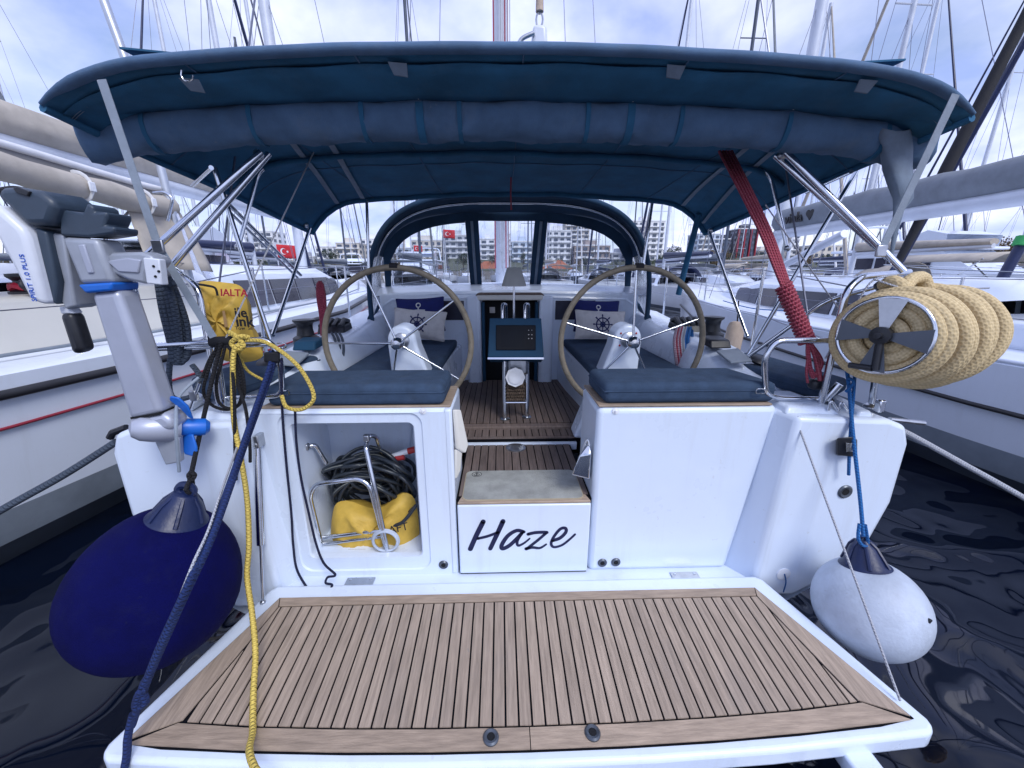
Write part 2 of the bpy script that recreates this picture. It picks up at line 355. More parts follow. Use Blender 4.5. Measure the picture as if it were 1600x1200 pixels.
# clear plastic panes: crinkled vinyl
def vinyl(name, milk, tint):
    m = bpy.data.materials.new(name); m.use_nodes = True; MAT[name] = m; t = m.node_tree; t.nodes.clear(); n = t.nodes.new; l = t.links.new
    o = n('ShaderNodeOutputMaterial'); tr = n('ShaderNodeBsdfTransparent'); tr.inputs[0].default_value = tint + (1,); gl = n('ShaderNodeBsdfGlossy'); gl.inputs['Roughness'].default_value = .08; df = n('ShaderNodeBsdfDiffuse'); df.inputs[0].default_value = (.8, .84, .9, 1)
    tc = n('ShaderNodeTexCoord'); mp = n('ShaderNodeMapping'); mp.inputs['Scale'].default_value = (9, 9, 1.6); l(tc.outputs['Object'], mp.inputs[0])
    no = n('ShaderNodeTexNoise'); no.inputs['Scale'].default_value = 2.4; no.inputs['Detail'].default_value = 6; no.inputs['Distortion'].default_value = 1.2; l(mp.outputs[0], no.inputs[0])
    cr = n('ShaderNodeMapRange'); cr.inputs[1].default_value = .5; cr.inputs[2].default_value = .75; cr.inputs[3].default_value = milk * .25; cr.inputs[4].default_value = milk * 1.6; l(no.outputs[0], cr.inputs[0])
    bp = n('ShaderNodeBump'); bp.inputs['Strength'].default_value = .35; bp.inputs['Distance'].default_value = .02; l(no.outputs[0], bp.inputs['Height']); l(bp.outputs[0], gl.inputs['Normal'])
    fr = n('ShaderNodeFresnel'); fr.inputs[0].default_value = 1.35; l(bp.outputs[0], fr.inputs['Normal'])
    m1 = n('ShaderNodeMixShader'); l(cr.outputs[0], m1.inputs[0]); l(tr.outputs[0], m1.inputs[1]); l(df.outputs[0], m1.inputs[2])
    m2 = n('ShaderNodeMixShader'); l(fr.outputs[0], m2.inputs[0]); l(m1.outputs[0], m2.inputs[1]); l(gl.outputs[0], m2.inputs[2]); l(m2.outputs[0], o.inputs[0])
vinyl('vinyl', .22, (.90, .93, .97)); vinyl('vinyl_milky', .5, (.8, .84, .9))
# leaves
def leaf_mat(name, a, b_):
    m = M(name, a, .7, var=.0); t = m.node_tree; q = t.nodes['Principled BSDF']; no = [x for x in t.nodes if x.type == 'VALTORGB'][0]
    no.color_ramp.elements[0].color = a + (1,); no.color_ramp.elements[1].color = b_ + (1,); [x for x in t.nodes if x.type == 'TEX_NOISE'][0].inputs['Scale'].default_value = .6
leaf_mat('leaf_green', (.018, .045, .022), (.06, .10, .04)); leaf_mat('leaf_autumn', (.07, .055, .03), (.17, .11, .05)); leaf_mat('leaf_dark', (.012, .028, .02), (.035, .06, .03))
#==SECTIONS==
# ------------------------------------------------------------------ water and far shore
def waterplane():
    mb = MB(); mb.add([(-1500, -300, 0), (1500, -300, 0), (1500, 2500, 0), (-1500, 2500, 0)], [(0, 1, 2, 3)]); return mb.build('water', 'water', None, 0)
tag(waterplane(), kind='structure')
# ------------------------------------------------------------------ the yacht we look into
yacht = empty('sailing_yacht', (0, 1.7, 0), 'white sailing yacht with open transom, twin wheels and the name Haze on its step', 'yacht')
# hull shell: stern outline swept to the bow
WING = [(1.22, 1.235), (1.64, 1.218), (1.725, 1.185), (1.757, 1.10), (1.757, .80), (1.70, .57), (1.56, .385), (1.38, .27), (1.16, .27)]
half = [(1.757, 1.10), (1.757, .80), (1.70, .57), (1.52, .33), (1.2, .10), (.75, -.06), (0, -.14)]
ring = half + [(-x, z) for x, z in half[-2::-1]]
mb = MB(); rings = []
for Y, s, dz, ks in ((1.62, 1, 0, 1), (3.2, 1.05, .02, 1.1), (6, 1.05, .06, 1.3), (9, .80, .14, 1.4), (11.6, .40, .24, 1.2), (13.4, .02, .34, .6)):
    rings.append([(x * s, Y + (.5 if z < .4 else 0) * (1 - s), (z + dz) if z > .2 else z * ks + dz * .2) for x, z in ring])
mb.loft(rings, closed=False); mb.build('hull', 'gelcoat', yacht, 50)
# side decks and foredeck
def deck_strip(s):
    mb = MB(); r1, r2, r3 = [], [], []
    st = [(1.78, 1.755, 1.30), (3.2, 1.845, 1.45), (6, 1.845, 1.30), (9, 1.40, .6), (11.6, .70, .05), (13.35, .04, 0)]
    for Y, xo, xi in st:
        dz = {1.78: 0, 3.2: .02, 6: .06, 9: .14, 11.6: .24, 13.35: .34}[Y]
        r1.append((s * xo, Y, 1.09 + dz)); r2.append((s * (xo - .05), Y, 1.20 + dz)); r3.append((s * xi, Y, 1.215 + dz))
    mb.loft([r1, r2, r3], closed=False, caps=False); mb.build('side_deck', 'gelcoat', yacht, 60)
deck_strip(1); deck_strip(-1)
# transom wings
for s in (1, -1):
    front = [(s * x, 1.60, z) for x, z in WING]
    back = [(s * (x if i not in (0, 8) else (1.15 if i == 0 else 1.0)), 1.82, z) for i, (x, z) in enumerate(WING)]
    MB().hexa(front, back).build('transom_quarter', 'gelcoat', yacht, 30, bevel=.022, seg=3)
    # moulded toe step on the quarter
    MB().hexa([(s * 1.20, 1.655, 1.225), (s * 1.46, 1.655, 1.222), (s * 1.44, 1.95, 1.222), (s * 1.20, 1.95, 1.225)],
              [(s * 1.22, 1.675, 1.262), (s * 1.43, 1.675, 1.258), (s * 1.41, 1.93, 1.258), (s * 1.22, 1.93, 1.262)]).build('quarter_pad', 'gelcoat', yacht, 30, bevel=.012, seg=3)
    MB().hexa([(s * 1.52, 1.64, 1.21), (s * 1.60, 1.64, 1.208), (s * 1.72, 2.3, 1.21), (s * 1.64, 2.3, 1.212)],
              [(s * 1.535, 1.65, 1.245), (s * 1.59, 1.65, 1.243), (s * 1.71, 2.3, 1.245), (s * 1.65, 2.3, 1.247)]).build('toe_rail', 'gelcoat', yacht, 30, bevel=.01, seg=2)
# right helm seat box
TY = 1.70
MB().hexa([(.355, TY, .355), (1.08, TY, .355), (1.20, TY, 1.252), (.355, TY, 1.252)], [(.355, 2.06, .355), (1.08, 2.06, .355), (1.20, 2.06, 1.252), (.355, 2.06, 1.252)]).build('helm_seat_box', 'gelcoat', yacht, 30, bevel=.028, seg=3)
# left helm seat box with its open locker
def rrect(x0, x1, z0, z1, r, n=5):
    o = []
    for cx, cz, a0 in ((x1 - r, z1 - r, 0), (x0 + r, z1 - r, 90), (x0 + r, z0 + r, 180), (x1 - r, z0 + r, 270)):
        for k in range(n + 1): a = R(a0 + 90 * k / n); o.append((cx + r * math.cos(a), cz + r * math.sin(a)))
    return o
LX0, LX1, LZ0, LZ1 = -1.045, -.492, .462, 1.188
inner = rrect(LX0, LX1, LZ0, LZ1, .03, 6); lip = rrect(LX0 - .052, LX1 + .045, LZ0 - .072, LZ1 + .05, .06, 6)
def radial(box_, ring_):
    """frame points that pair with a rounded-rectangle ring of 7 points per corner"""
    x0, x1, z0, z1 = box_; o = []; cs = ((x1, z1), (x0, z1), (x0, z0), (x1, z0))
    for c in range(4):
        a, b = ring_[c * 7], ring_[c * 7 + 6]; k_ = cs[c]
        pa, pb = ((k_[0], a[1]), (b[0], k_[1])) if c % 2 == 0 else ((a[0], k_[1]), (k_[0], b[1]))
        for k in range(7):
            t = k / 3; o.append((pa[0] + (k_[0] - pa[0]) * t, pa[1] + (k_[1] - pa[1]) * t) if t <= 1 else (k_[0] + (pb[0] - k_[0]) * (t - 1), k_[1] + (pb[1] - k_[1]) * (t - 1)))
    return o
outer = radial((-1.22, -.342, .355, 1.236), lip)
def slant(p): return p
mb = MB(); n = len(inner)
mb.loft([[(x, TY, z) for x, z in outer], [(x, TY, z) for x, z in lip], [(x * 1 + (.004 if x < -.77 else -.004), TY + .009, z + (.004 if z < .8 else -.004)) for x, z in lip],
         [(x + (-.006 if x < -.77 else .006), TY + .009, z) for x, z in inner], [(x, TY + .016, z) for x, z in inner], [(x, TY + .045, z) for x, z in inner]], caps=False)
mb.build('helm_seat_front', 'gelcoat', yacht, 35, bevel=.004, seg=2)
MB().b2(-.348, -.311, TY, 2.06, .357, 1.252).build('helm_seat_side', 'gelcoat', yacht, 30, bevel=.012, seg=3)
MB().hexa([(-1.22, TY + .001, 1.2315), (-.335, TY + .001, 1.2315), (-.335, 2.06, 1.2315), (-1.22, 2.06, 1.2315)], [(-1.22, TY + .02, 1.252), (-.312, TY + .02, 1.252), (-.312, 2.06, 1.252), (-1.22, 2.06, 1.252)]).build('helm_seat_top', 'gelcoat', yacht, 30, bevel=.008)
lk = MB(); x0, x1, y0, y1, z0, z1 = LX0 - .012, LX1 + .012, TY + .04, 2.12, LZ0 - .012, LZ1 + .012
lk.add([(x0, y0, z0), (x1, y0, z0), (x1, y1, z0), (x0, y1, z0), (x0, y0, z1), (x1, y0, z1), (x1, y1, z1), (x0, y1, z1)], [(0, 1, 2, 3), (4, 5, 6, 7), (0, 3, 7, 4), (1, 2, 6, 5), (3, 2, 6, 7)])
lk.build('locker', 'gelcoat', yacht, 0)
# ledge below, step panel with the name
MB().b2(-1.16, 1.16, 1.535, 1.78, .22, .362).build('hinge_ledge', 'gelcoat', yacht, 30, bevel=.015, seg=3)
step = MB().b2(-.302, .347, 1.682, 1.76, .374, .768).build('step_panel', 'gelcoat', yacht, 30, bevel=.008, seg=3)
MB().b2(-.30, .345, 1.695, 2.06, .2, .766).build('step_core', 'caulk', yacht, 0)
# the name, drawn as brush strokes
def stroke(mb, pts, wd, Y, dep=.0016):
    pts = [AY(680 + x * .3, 560 + y * .3, Y) for x, y in pts]; pts = spline(pts, 7); m_ = len(pts); a, b = [], []
    for i, p in enumerate(pts):
        tg = (pts[min(m_ - 1, i + 1)] - pts[max(0, i - 1)]).normalized(); nn = Vector((-tg.z, 0, tg.x)); t = i / (m_ - 1); ww = wd(t) * .72
        a.append(p + nn * ww); b.append(p - nn * ww)
    mb.hexa_strip = None
    for i in range(m_ - 1):
        mb.hexa([a[i], a[i + 1], b[i + 1], b[i]], [q - Vector((0, dep, 0)) for q in (a[i], a[i + 1], b[i + 1], b[i])])
    for p, t in ((pts[0], 0), (pts[-1], 1)):
        r_ = wd(t) * .72; cc = [p + Vector((r_ * math.cos(k * math.pi / 5), 0, r_ * math.sin(k * math.pi / 5))) for k in range(10)]; mb.prism(cc, (0, -dep, 0))
YL = 1.6815
for strokes in (
    [([(250, 850), (215, 920), (183, 992)], lambda t: .017), ([(353, 848), (320, 920), (287, 990)], lambda t: .017 - .002 * t), ([(222, 938), (275, 925), (328, 905)], lambda t: .010)],
    [([(462, 903), (425, 896), (380, 922), (348, 968), (350, 990), (385, 975), (425, 938), (455, 905)], lambda t: .0115 + .003 * math.sin(3 * t)), ([(452, 908), (428, 948), (432, 974), (462, 962), (492, 938)], lambda t: .012 - .006 * t)],
    [([(484, 915), (520, 907), (560, 905), (582, 906)], lambda t: .0115), ([(578, 909), (530, 950), (478, 990)], lambda t: .010), ([(474, 991), (505, 984), (545, 987), (578, 968)], lambda t: .0125 - .006 * t)],
    [([(612, 948), (650, 935), (680, 905), (678, 884), (652, 888), (620, 925), (604, 962), (618, 982), (660, 972), (700, 942), (728, 916)], lambda t: .0125 - .005 * t)]):
    mb = MB()
    for p, wd in strokes: stroke(mb, p, wd, YL)
    mb.build('letter', 'letter_navy', step, 0)
# step tread, passage floor, cockpit sole
lower = MB().b2(-.31, .355, 1.72, 2.42, .60, .776).build('lower_sole', 'caulk', yacht, 0)
MB().prism([(-.300, 1.686, .770), (.345, 1.686, .770), (.33, 1.745, .770), (-.285, 1.745, .770)], (0, 0, .012)).build('plank', 'teak_trim', lower, 30, bevel=.003)
for xa, xb in ((-.300, -.262), (.307, .345)):
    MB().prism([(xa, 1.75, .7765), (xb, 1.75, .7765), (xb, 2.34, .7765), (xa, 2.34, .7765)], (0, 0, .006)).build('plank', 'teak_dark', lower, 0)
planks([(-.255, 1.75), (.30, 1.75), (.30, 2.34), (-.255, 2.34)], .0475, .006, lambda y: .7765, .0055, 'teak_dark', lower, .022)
MB().b2(-.33, .40, 2.345, 2.372, .74, .790).build('sole_sill', 'gelcoat', lower, 30, bevel=.004)
sole = MB().hexa([(-.64, 2.375, .70), (.66, 2.375, .70), (.52, 3.80, .70), (-.50, 3.80, .70)], [(-.64, 2.375, .806), (.66, 2.375, .806), (.52, 3.80, .806), (-.50, 3.80, .806)]).build('cockpit_sole', 'caulk', yacht, 0)
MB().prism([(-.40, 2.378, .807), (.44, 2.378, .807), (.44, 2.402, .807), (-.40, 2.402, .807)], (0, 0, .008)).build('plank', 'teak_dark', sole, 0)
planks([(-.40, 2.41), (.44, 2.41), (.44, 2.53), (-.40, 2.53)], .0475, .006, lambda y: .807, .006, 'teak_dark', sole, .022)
MB().b2(-.62, .64, 2.535, 2.60, .75, .8285).build('sole_sill', 'teak_dark', sole, 30, bevel=.006)
MB().hexa([(-.62, 2.60, .8), (.64, 2.60, .8), (.53, 3.78, .8), (-.49, 3.78, .8)], [(-.62, 2.60, .825), (.64, 2.60, .825), (.53, 3.78, .825), (-.49, 3.78, .825)]).build('sole_bed', 'caulk', sole, 0)
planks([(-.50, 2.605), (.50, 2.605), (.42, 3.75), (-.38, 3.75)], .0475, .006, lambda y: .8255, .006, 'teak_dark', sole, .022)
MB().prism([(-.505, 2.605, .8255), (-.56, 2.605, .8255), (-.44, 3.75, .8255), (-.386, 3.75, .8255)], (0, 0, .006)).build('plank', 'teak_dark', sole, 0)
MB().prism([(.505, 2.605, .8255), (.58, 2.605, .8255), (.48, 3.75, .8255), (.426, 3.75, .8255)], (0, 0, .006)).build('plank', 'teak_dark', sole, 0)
MB().lathe([(.0, 0), (.062, 0), (.062, .006), (.052, .008), (.0, .008)], AZ(806, 700, .782), n=24).build('deck_plate', 'steel_dull', lower, 30)
# benches, coamings, bulkhead
for s in (1, -1):
    MB().hexa([(s * .64, 2.10, .70), (s * 1.3, 2.10, .70), (s * 1.3, 3.80, .70), (s * .46, 3.80, .70)], [(s * .56, 2.10, 1.185), (s * 1.3, 2.10, 1.185), (s * 1.3, 3.80, 1.185), (s * .46, 3.80, 1.185)]).build('bench', 'gelcoat', yacht, 30, bevel=.02, seg=3)
    hole = AY(705 if s < 0 else 880, 575 if s < 0 else 566, 3.05)
    MB().hexa([(s * .565 + s * -.052, 2.92, .98), (s * .535, 3.14, .98), (s * .535, 3.14, 1.12), (s * .567 + s * -.052, 2.92, 1.12)], [(s * .60, 2.92, .98), (s * .60, 3.14, .98), (s * .60, 3.14, 1.12), (s * .60, 2.92, 1.12)]).build('bench_recess', 'dark_void', yacht, 30, bevel=.02)
    # coaming swept along the cockpit
    prof = lambda k: [(s * (1.10 - .03 * k), 1.18), (s * (1.13 - .03 * k), 1.30), (s * (1.175 - .02 * k), 1.375 + .03 * k), (s * (1.23 - .02 * k), 1.40 + .035 * k), (s * (1.40 + .02 * k), 1.395 + .03 * k), (s * (1.47 + .02 * k), 1.36 + .03 * k), (s * (1.52 + .02 * k), 1.20)]
    mb = MB(); rings = []
    for Y, k, dz in ((2.02, -.6, -.11), (2.2, -.3, -.05), (2.5, 0, 0), (3.0, .4, .01), (3.5, .9, .03), (3.85, 1.2, .05), (5.2, 2.2, .0)):
        rings.append([(x, Y, z + (dz if z > 1.25 else 0)) for x, z in prof(k)])
    mb.loft(rings); mb.build('coaming', 'gelcoat', yacht, 50)
    # bulkhead side and its dark window
    MB().b2(s * .262, s * 1.2, 3.75, 3.86, .75, 1.655).build('bulkhead', 'gelcoat', yacht, 30, bevel=.018, seg=3)
    MB().b2(s * .268, s * .40, 3.66, 3.76, .80, 1.64).build('bulkhead_post', 'gelcoat', yacht, 30, bevel=.03, seg=4)
    MB().b2(s * .425, s * .80, 3.742, 3.757, 1.415, 1.592).build('bulkhead_window', 'smoked', yacht, 30, bevel=.006)
MB().b2(-.26, .26, 3.80, 3.83, .80, 1.60).build('companionway_door', 'dark_void', yacht, 0)
MB().b2(-.262, -.235, 3.70, 3.79, .82, 1.58).build('door_jamb', 'pod_blue', yacht, 0); MB().b2(.235, .262, 3.70, 3.79, .82, 1.58).build('door_jamb', 'pod_blue', yacht, 0)
MB().b2(-.19, -.14, 3.795, 3.799, 1.475, 1.53).build('door_notice', 'pillow_white', yacht, 0)
# coachroof with its raised front
mb = MB(); rings = []
for Y, hw, z in ((3.74, 1.22, 1.60), (3.78, 1.25, 1.66), (4.3, 1.24, 1.70), (6, 1.12, 1.68), (8, .85, 1.60), (9.6, .45, 1.47)):
    rings.append([(-hw, Y, 1.2), (-hw + .05, Y, z - .06), (-hw + .14, Y, z), (0, Y, z + .03), (hw - .14, Y, z), (hw - .05, Y, z - .06), (hw, Y, 1.2)])
MB().loft(rings, closed=False, caps=False).build('coachroof', 'gelcoat', yacht, 40)
mb = MB(); mb.tube(bend([(-.31, 3.70, 1.625), (-.285, 3.70, 1.655), (.285, 3.70, 1.655), (.31, 3.70, 1.625)], .02), .014, 6); mb.build('hatch_trim', 'teak_dark', yacht)
MB().b2(-.30, .30, 3.66, 3.76, 1.60, 1.645).build('hatch_garage', 'gelcoat_cream', yacht, 30, bevel=.01)
# transom fittings
def ringfit(name, p, r, parent, ax=(0, -1, 0), mat='blade_grey'):
    o = MB().lathe([(r * .42, -.002), (r, -.002), (r, .004), (r * .82, .009), (r * .5, .006), (r * .42, -.002)], p, ax, 20).build(name, mat, parent, 40)
    MB().lathe([(0, 0), (r * .45, 0), (r * .45, .0062), (0, .0062)], p, ax, 16).build('bore', 'dark_void', o, 0); return o
ringfit('drain', AY(693, 882, TY), .024, yacht); ringfit('drain', AY(941, 879, TY), .024, yacht); ringfit('drain', AY(962, 878, TY), .024, yacht)
for q in ((661, 642), (962, 642)):
    MB().lathe([(0, 0), (.016, 0), (.016, .003), (.006, .004), (.005, .012), (0, .012)], AY(q[0], q[1], TY), (0, -1, 0), 16).build('stud', 'porcelain', yacht)
ringfit('power_socket', AY(1320, 768, 1.60), .034, yacht)
f_ = MB().lathe([(0, 0), (.034, 0), (.034, .004), (.02, .008), (0, .008)], AY(1224, 897, 1.60), (0, -1, 0), 18).build('flush_cap', 'porcelain', yacht)
tube('cap_cord', spline([AY(1226, 897, 1.59), AY(1228, 910, 1.585), AY(1224, 925, 1.58)], 5), .003, 'rope_sky', f_, 6)
# stern light
sl = MB().hexa([AY(1306, 686, 1.60), AY(1340, 686, 1.60), AY(1340, 712, 1.60), AY(1306, 712, 1.60)], [AY(1308, 684, 1.56), AY(1333, 682, 1.55), AY(1333, 714, 1.55), AY(1308, 711, 1.56)]).build('stern_light', 'black_plastic', yacht, 30, bevel=.006)
MB().hexa([AY(1322, 692, 1.555), AY(1338, 692, 1.57), AY(1338, 706, 1.57), AY(1322, 706, 1.555)], [AY(1322, 692, 1.54), AY(1336, 692, 1.548), AY(1336, 706, 1.548), AY(1322, 706, 1.54)]).build('lens', 'vinyl_milky', sl, 30)
# hinges of the platform
for cx, cy in ((560, 915), (1074, 906)):
    p = AZ(cx, cy, .364); h_ = MB().b2(p.x - .07, p.x + .07, p.y - .035, p.y + .05, .362, .369).build('hinge', 'steel_dull', yacht, 30, bevel=.002)
    for dx, dy in ((-.05, .035), (.05, .035), (-.03, -.02), (.045, -.02)): MB().lathe([(0, 0), (.007, 0), (.006, .003), (0, .004)], (p.x + dx, p.y + dy, .369), n=8).build('bolt', 'steel', h_)
    if cx < 800: MB().b2(p.x - .078, p.x + .055, p.y - .07, p.y - .02, .366, .378).build('hinge_pad', 'black_plastic', h_, 30, bevel=.003)
# ------------------------------------------------------------------ bathing platform with its teak planks
def zp(y): return .40 + (y - 1.55) * math.tan(R(4.2))
ncv = lambda x: .905 + .052 * (abs(x) / 1.35) ** 2.2
pl_out = [(-1.19, 1.575), (-1.16, 1.60), (1.16, 1.60), (1.19, 1.575)] + [(1.39, .97), (1.385, .945), (1.36, .925)]
near = [(x, ncv(x) - .03) for x in (1.2, .8, .4, 0, -.4, -.8, -1.2)]
pl_out += near + [(-1.36, .925), (-1.385, .945), (-1.39, .97)]
plat = MB().hexa([(x, y, zp(y) - .075) for x, y in pl_out], [(x, y, zp(y)) for x, y in pl_out]).build('bathing_platform', 'gelcoat', yacht, 30, bevel=.018, seg=4)
FW, FY, NW = 1.115, 1.522, 1.335
tk = [(-FW, FY), (FW, FY), (NW, .968)] + [(x, ncv(x) + .003) for x in (1.2, .9, .6, .3, 0, -.3, -.6, -.9, -1.2)] + [(-NW, .968)]
MB().prism([(x, y, zp(y) + .0006) for x, y in tk], (0, 0, .0035)).build('caulking', 'caulk', plat, 0)
def sidex(y, inset): return FW + (NW - FW) * (FY - y) / (FY - .968) - inset(y)
T0 = .0042; TH = .0045
def zt(y): return zp(y) + T0
# boards of the border
MB().prism([(x, y, zt(y)) for x, y in ((-FW + .006, FY - .004), (FW - .006, FY - .004), (FW - .024, FY - .048), (-FW + .024, FY - .048))], (0, 0, TH)).build('plank', 'teak_trim', plat, 0)
nb = lambda x: ncv(x) + .072
xs = [-1.318, -.96, -.64, -.32, 0, .32, .64, .96, 1.318]
for a, b in ((0, 4), (4, 8)):
    seg = xs[a:b + 1]; lo = [(x, ncv(x) + .008) for x in seg]; hi = [(x * (.907 if abs(x) > 1.2 else 1), nb(x) - (.008 if abs(x) > 1.2 else .003)) for x in seg][::-1]
    if a: lo[0] = (.003, lo[0][1]); hi[-1] = (.003, hi[-1][1])
    MB().prism([(x, y, zt(y)) for x, y in lo + hi], (0, 0, TH)).build('plank', 'teak_trim', plat, 0)
ins = lambda y: .040 + .085 * max(0, (FY - .05 - y)) / .45
for s in (1, -1):
    ys = [FY - .050, 1.30, 1.15, 1.028]
    o_ = [(s * (sidex(y, lambda q: .006)), y) for y in [FY - .006] + ys[1:] + [.974]]; i_ = [(s * sidex(y, lambda q: ins(q)), y) for y in ys][::-1]
    MB().prism([(x, y, zt(y)) for x, y in o_ + i_], (0, 0, TH)).build('plank', 'teak', plat, 0)
field = [(-sidex(FY - .054, lambda q: ins(q) + .006), FY - .054), (sidex(FY - .054, lambda q: ins(q) + .006), FY - .054), (sidex(1.04, lambda q: ins(q) + .006), nb(1.2) + .006)] + [(x, nb(x) + .004) for x in (.9, .6, .3, 0, -.3, -.6, -.9)] + [(-sidex(1.04, lambda q: ins(q) + .006), nb(1.2) + .006)]
planks(field, .0455, .0072, lambda y: zt(y), TH, 'teak', plat, .012)
for q in ((767, 1150), (926, 1143)):
    p = AZ(q[0], q[1], .372); p.z = zt(p.y) + TH; ringfit('ladder_socket', p, .0265, plat, (0, 0, 1))
MB().tube(bend([(-1.76, .70, .19), (-1.5, .80, .235), (0, .765, .24), (1.5, .80, .235), (1.78, .845, .20)], .2), .045, 12).build('stern_bumper', 'gelcoat', yacht)
MB().lathe([(0, 0), (.03, 0), (.034, .03), (.02, .06), (0, .062)], (1.77, .842, .20), (1, .15, -.1), 14).build('bumper_end', 'steel', yacht)
for x in (-1.1, 0, 1.1): MB().b2(x - .05, x + .05, .77, .98, .235, .30).build('bumper_bracket', 'gelcoat', yacht, 30, bevel=.01)
for s in (1, -1): MB().b2(s * 1.0, s * 1.1, 1.5, 1.62, .25, .36).build('hinge_block', 'gelcoat', yacht, 30, bevel=.01)
# gas strut that damps the platform
a, b = AY(402, 700, 1.66), Vector((-1.215, 1.50, .42)); b = AZ(411, 941, .40)
st = tube('gas_strut', [a, a.lerp(b, .62)], .017, 'steel', yacht, 14); tube('rod', [a.lerp(b, .60), b], .0065, 'steel', st, 10)
MB().ball(b, .013, 8).build('strut_joint', 'steel_dull', st); MB().ball(a + Vector((0, 0, .018)), .014, 8).build('strut_joint', 'steel_dull', st)
MB().box(a + Vector((.004, .02, .03)), (.022, .06, .06)).build('strut_bracket', 'steel_dull', st, 30, bevel=.004)
# covers hung on the passage wall
MB().hexa([AY(706, 640, 1.72), AY(714, 640, 1.75), AY(726, 695, 1.76), AY(722, 708, 1.74), AY(710, 700, 1.72)], [p + Vector((.02, 0, 0)) for p in (AY(706, 640, 1.72), AY(714, 640, 1.75), AY(726, 695, 1.76), AY(722, 708, 1.74), AY(710, 700, 1.72))]).build('hand_shower_lid', 'gelcoat_cream', yacht, 30, bevel=.006, seg=3)
MB().hexa([AY(709, 702, 1.72), AY(719, 708, 1.74), AY(716, 735, 1.75), AY(710, 748, 1.72)], [p + Vector((.012, 0, 0)) for p in (AY(709, 702, 1.72), AY(719, 708, 1.74), AY(716, 735, 1.75), AY(710, 748, 1.72))]).build('shower_socket', 'gelcoat_cream', yacht, 30, bevel=.004)
hr = MB().loft([[AY(x, y, Y) for x, y, Y in r_] for r_ in ([(917, 695, 1.72), (922, 695, 1.72), (922, 698, 1.75), (917, 698, 1.75)], [(905, 712, 1.70), (924, 709, 1.69), (924, 712, 1.80), (906, 714, 1.80)], [(893, 742, 1.70), (921, 749, 1.69), (922, 745, 1.82), (895, 740, 1.82)])]).build('shower_box', 'steel', yacht, 30, bevel=.006)
MB().tube(spline([AY(908, 712, 1.74), AY(912, 698, 1.74), AY(918, 687, 1.74), AY(921, 698, 1.73)], 5), .008, 8).build('shower_head', 'steel_dull', hr)
# ------------------------------------------------------------------ wheels and pedestals
def wheel(cx, angs, rs):
    c = Vector((cx, 2.27, 1.458)); wh = MB().tube([c + Vector((.415 * math.cos(R(a)), 0, .415 * math.sin(R(a)))) for a in range(0, 360, 6)], .0165, 12, closed=True).build('steering_wheel', 'wheel_leather', yacht, 60)
    for a in angs:
        d = Vector((math.cos(R(a)), 0, math.sin(R(a)))); tube('spoke', [c + d * .03 + Vector((0, -.02, 0)), c + d * .402], .0065, 'steel', wh, 8)
    MB().lathe([(0, .03), (.022, .028), (.036, .012), (.038, -.02), (.03, -.04), (.026, -.10), (0, -.10)], c + Vector((0, -.03, 0)), (0, -1, 0), 20).build('hub', 'steel', wh)
    MB().tube([c + Vector((.42 * math.cos(R(a)), 0, .42 * math.sin(R(a)))) for a in range(86, 93, 2)], .0185, 10).build('king_spoke_whipping', 'webbing_black', wh)
    s = 1 if cx > 0 else -1
    prof = [(cx - s * .30, .82), (cx + s * .06, .82), (cx + s * .085, 1.44)] + [(cx + s * .085 * math.cos(R(t)), 1.455 + .095 * math.sin(R(t))) for t in range(0, 181, 20)] + [(cx - s * .09, 1.42)]
    MB().prism([(x, 2.34, z) for x, z in prof], (0, .16, 0)).build('pedestal', 'gelcoat', yacht, 40, bevel=.02, seg=3)
    MB().lathe([(0, 0), (.05, 0), (.046, .02), (.03, .03), (0, .03)], (cx, 2.345, 1.458), (0, -1, 0), 20).build('pedestal_boss', 'steel_dull', yacht)
    for k in (40, 140, 215): MB().ball((cx + .06 * math.cos(R(k)), 2.338, 1.458 + .06 * math.sin(R(k))), .006, 6).build('pedestal_screw', 'steel_dull' if s < 0 else 'red_plastic', yacht)
wheel(-.672, (112, 36, -33, -103, 180), 0); wheel(.676, (91, 164, 19, -62, -132), 0)
# ------------------------------------------------------------------ instrument table
tb = MB().hexa([AY(765, 497, 2.70), AY(846, 497, 2.70), AY(850, 558, 2.60), AY(762, 558, 2.60)], [AY(769, 499, 2.78), AY(842, 499, 2.78), AY(846, 566, 2.72), AY(766, 566, 2.72)]).build('instrument_pod', 'pod_blue', yacht, 30, bevel=.006)
def pod(x, y, k=.0): t = (y - 497) / 61; return AY(x, y, 2.70 - .10 * t - k)
sc = MB().hexa([pod(775, 508, .001), pod(837, 508, .001), pod(837, 547, .001), pod(775, 547, .001)], [pod(775, 508, .010), pod(837, 508, .010), pod(837, 547, .010), pod(775, 547, .010)]).build('chart_plotter', 'plotter', tb, 30, bevel=.004)
MB().hexa([pod(783, 513, .009), pod(819, 513, .009), pod(819, 542, .009), pod(783, 542, .009)], [pod(783, 513, .0115), pod(819, 513, .0115), pod(819, 542, .0115), pod(783, 542, .0115)]).build('display', 'screen', tb, 0)
for bx in (826, 831):
    for by in (516, 523, 529): MB().ball(pod(bx, by, .0115), .004, 5).build('key', 'pillow_white' if by > 516 else 'steel_dull', tb)
MB().hexa([pod(762, 558.5, .006), pod(850, 558.5, .006), pod(850, 561.5, .006), pod(762, 561.5, .006)], [pod(762, 558.5, -.03), pod(850, 558.5, -.03), pod(850, 561.5, -.03), pod(762, 561.5, -.03)]).build('pod_rim', 'steel', tb, 0)
for q in ((789, 655), (823, 652)):
    p = AZ(q[0], q[1], .832); lg = tube('table_leg', [p, (p.x, p.y + .05, 1.30)], .0165, 'steel', yacht, 12); MB().lathe([(0, 0), (.034, 0), (.034, .006), (.018, .010), (0, .010)], p, n=16).build('foot_flange', 'steel_dull', lg)
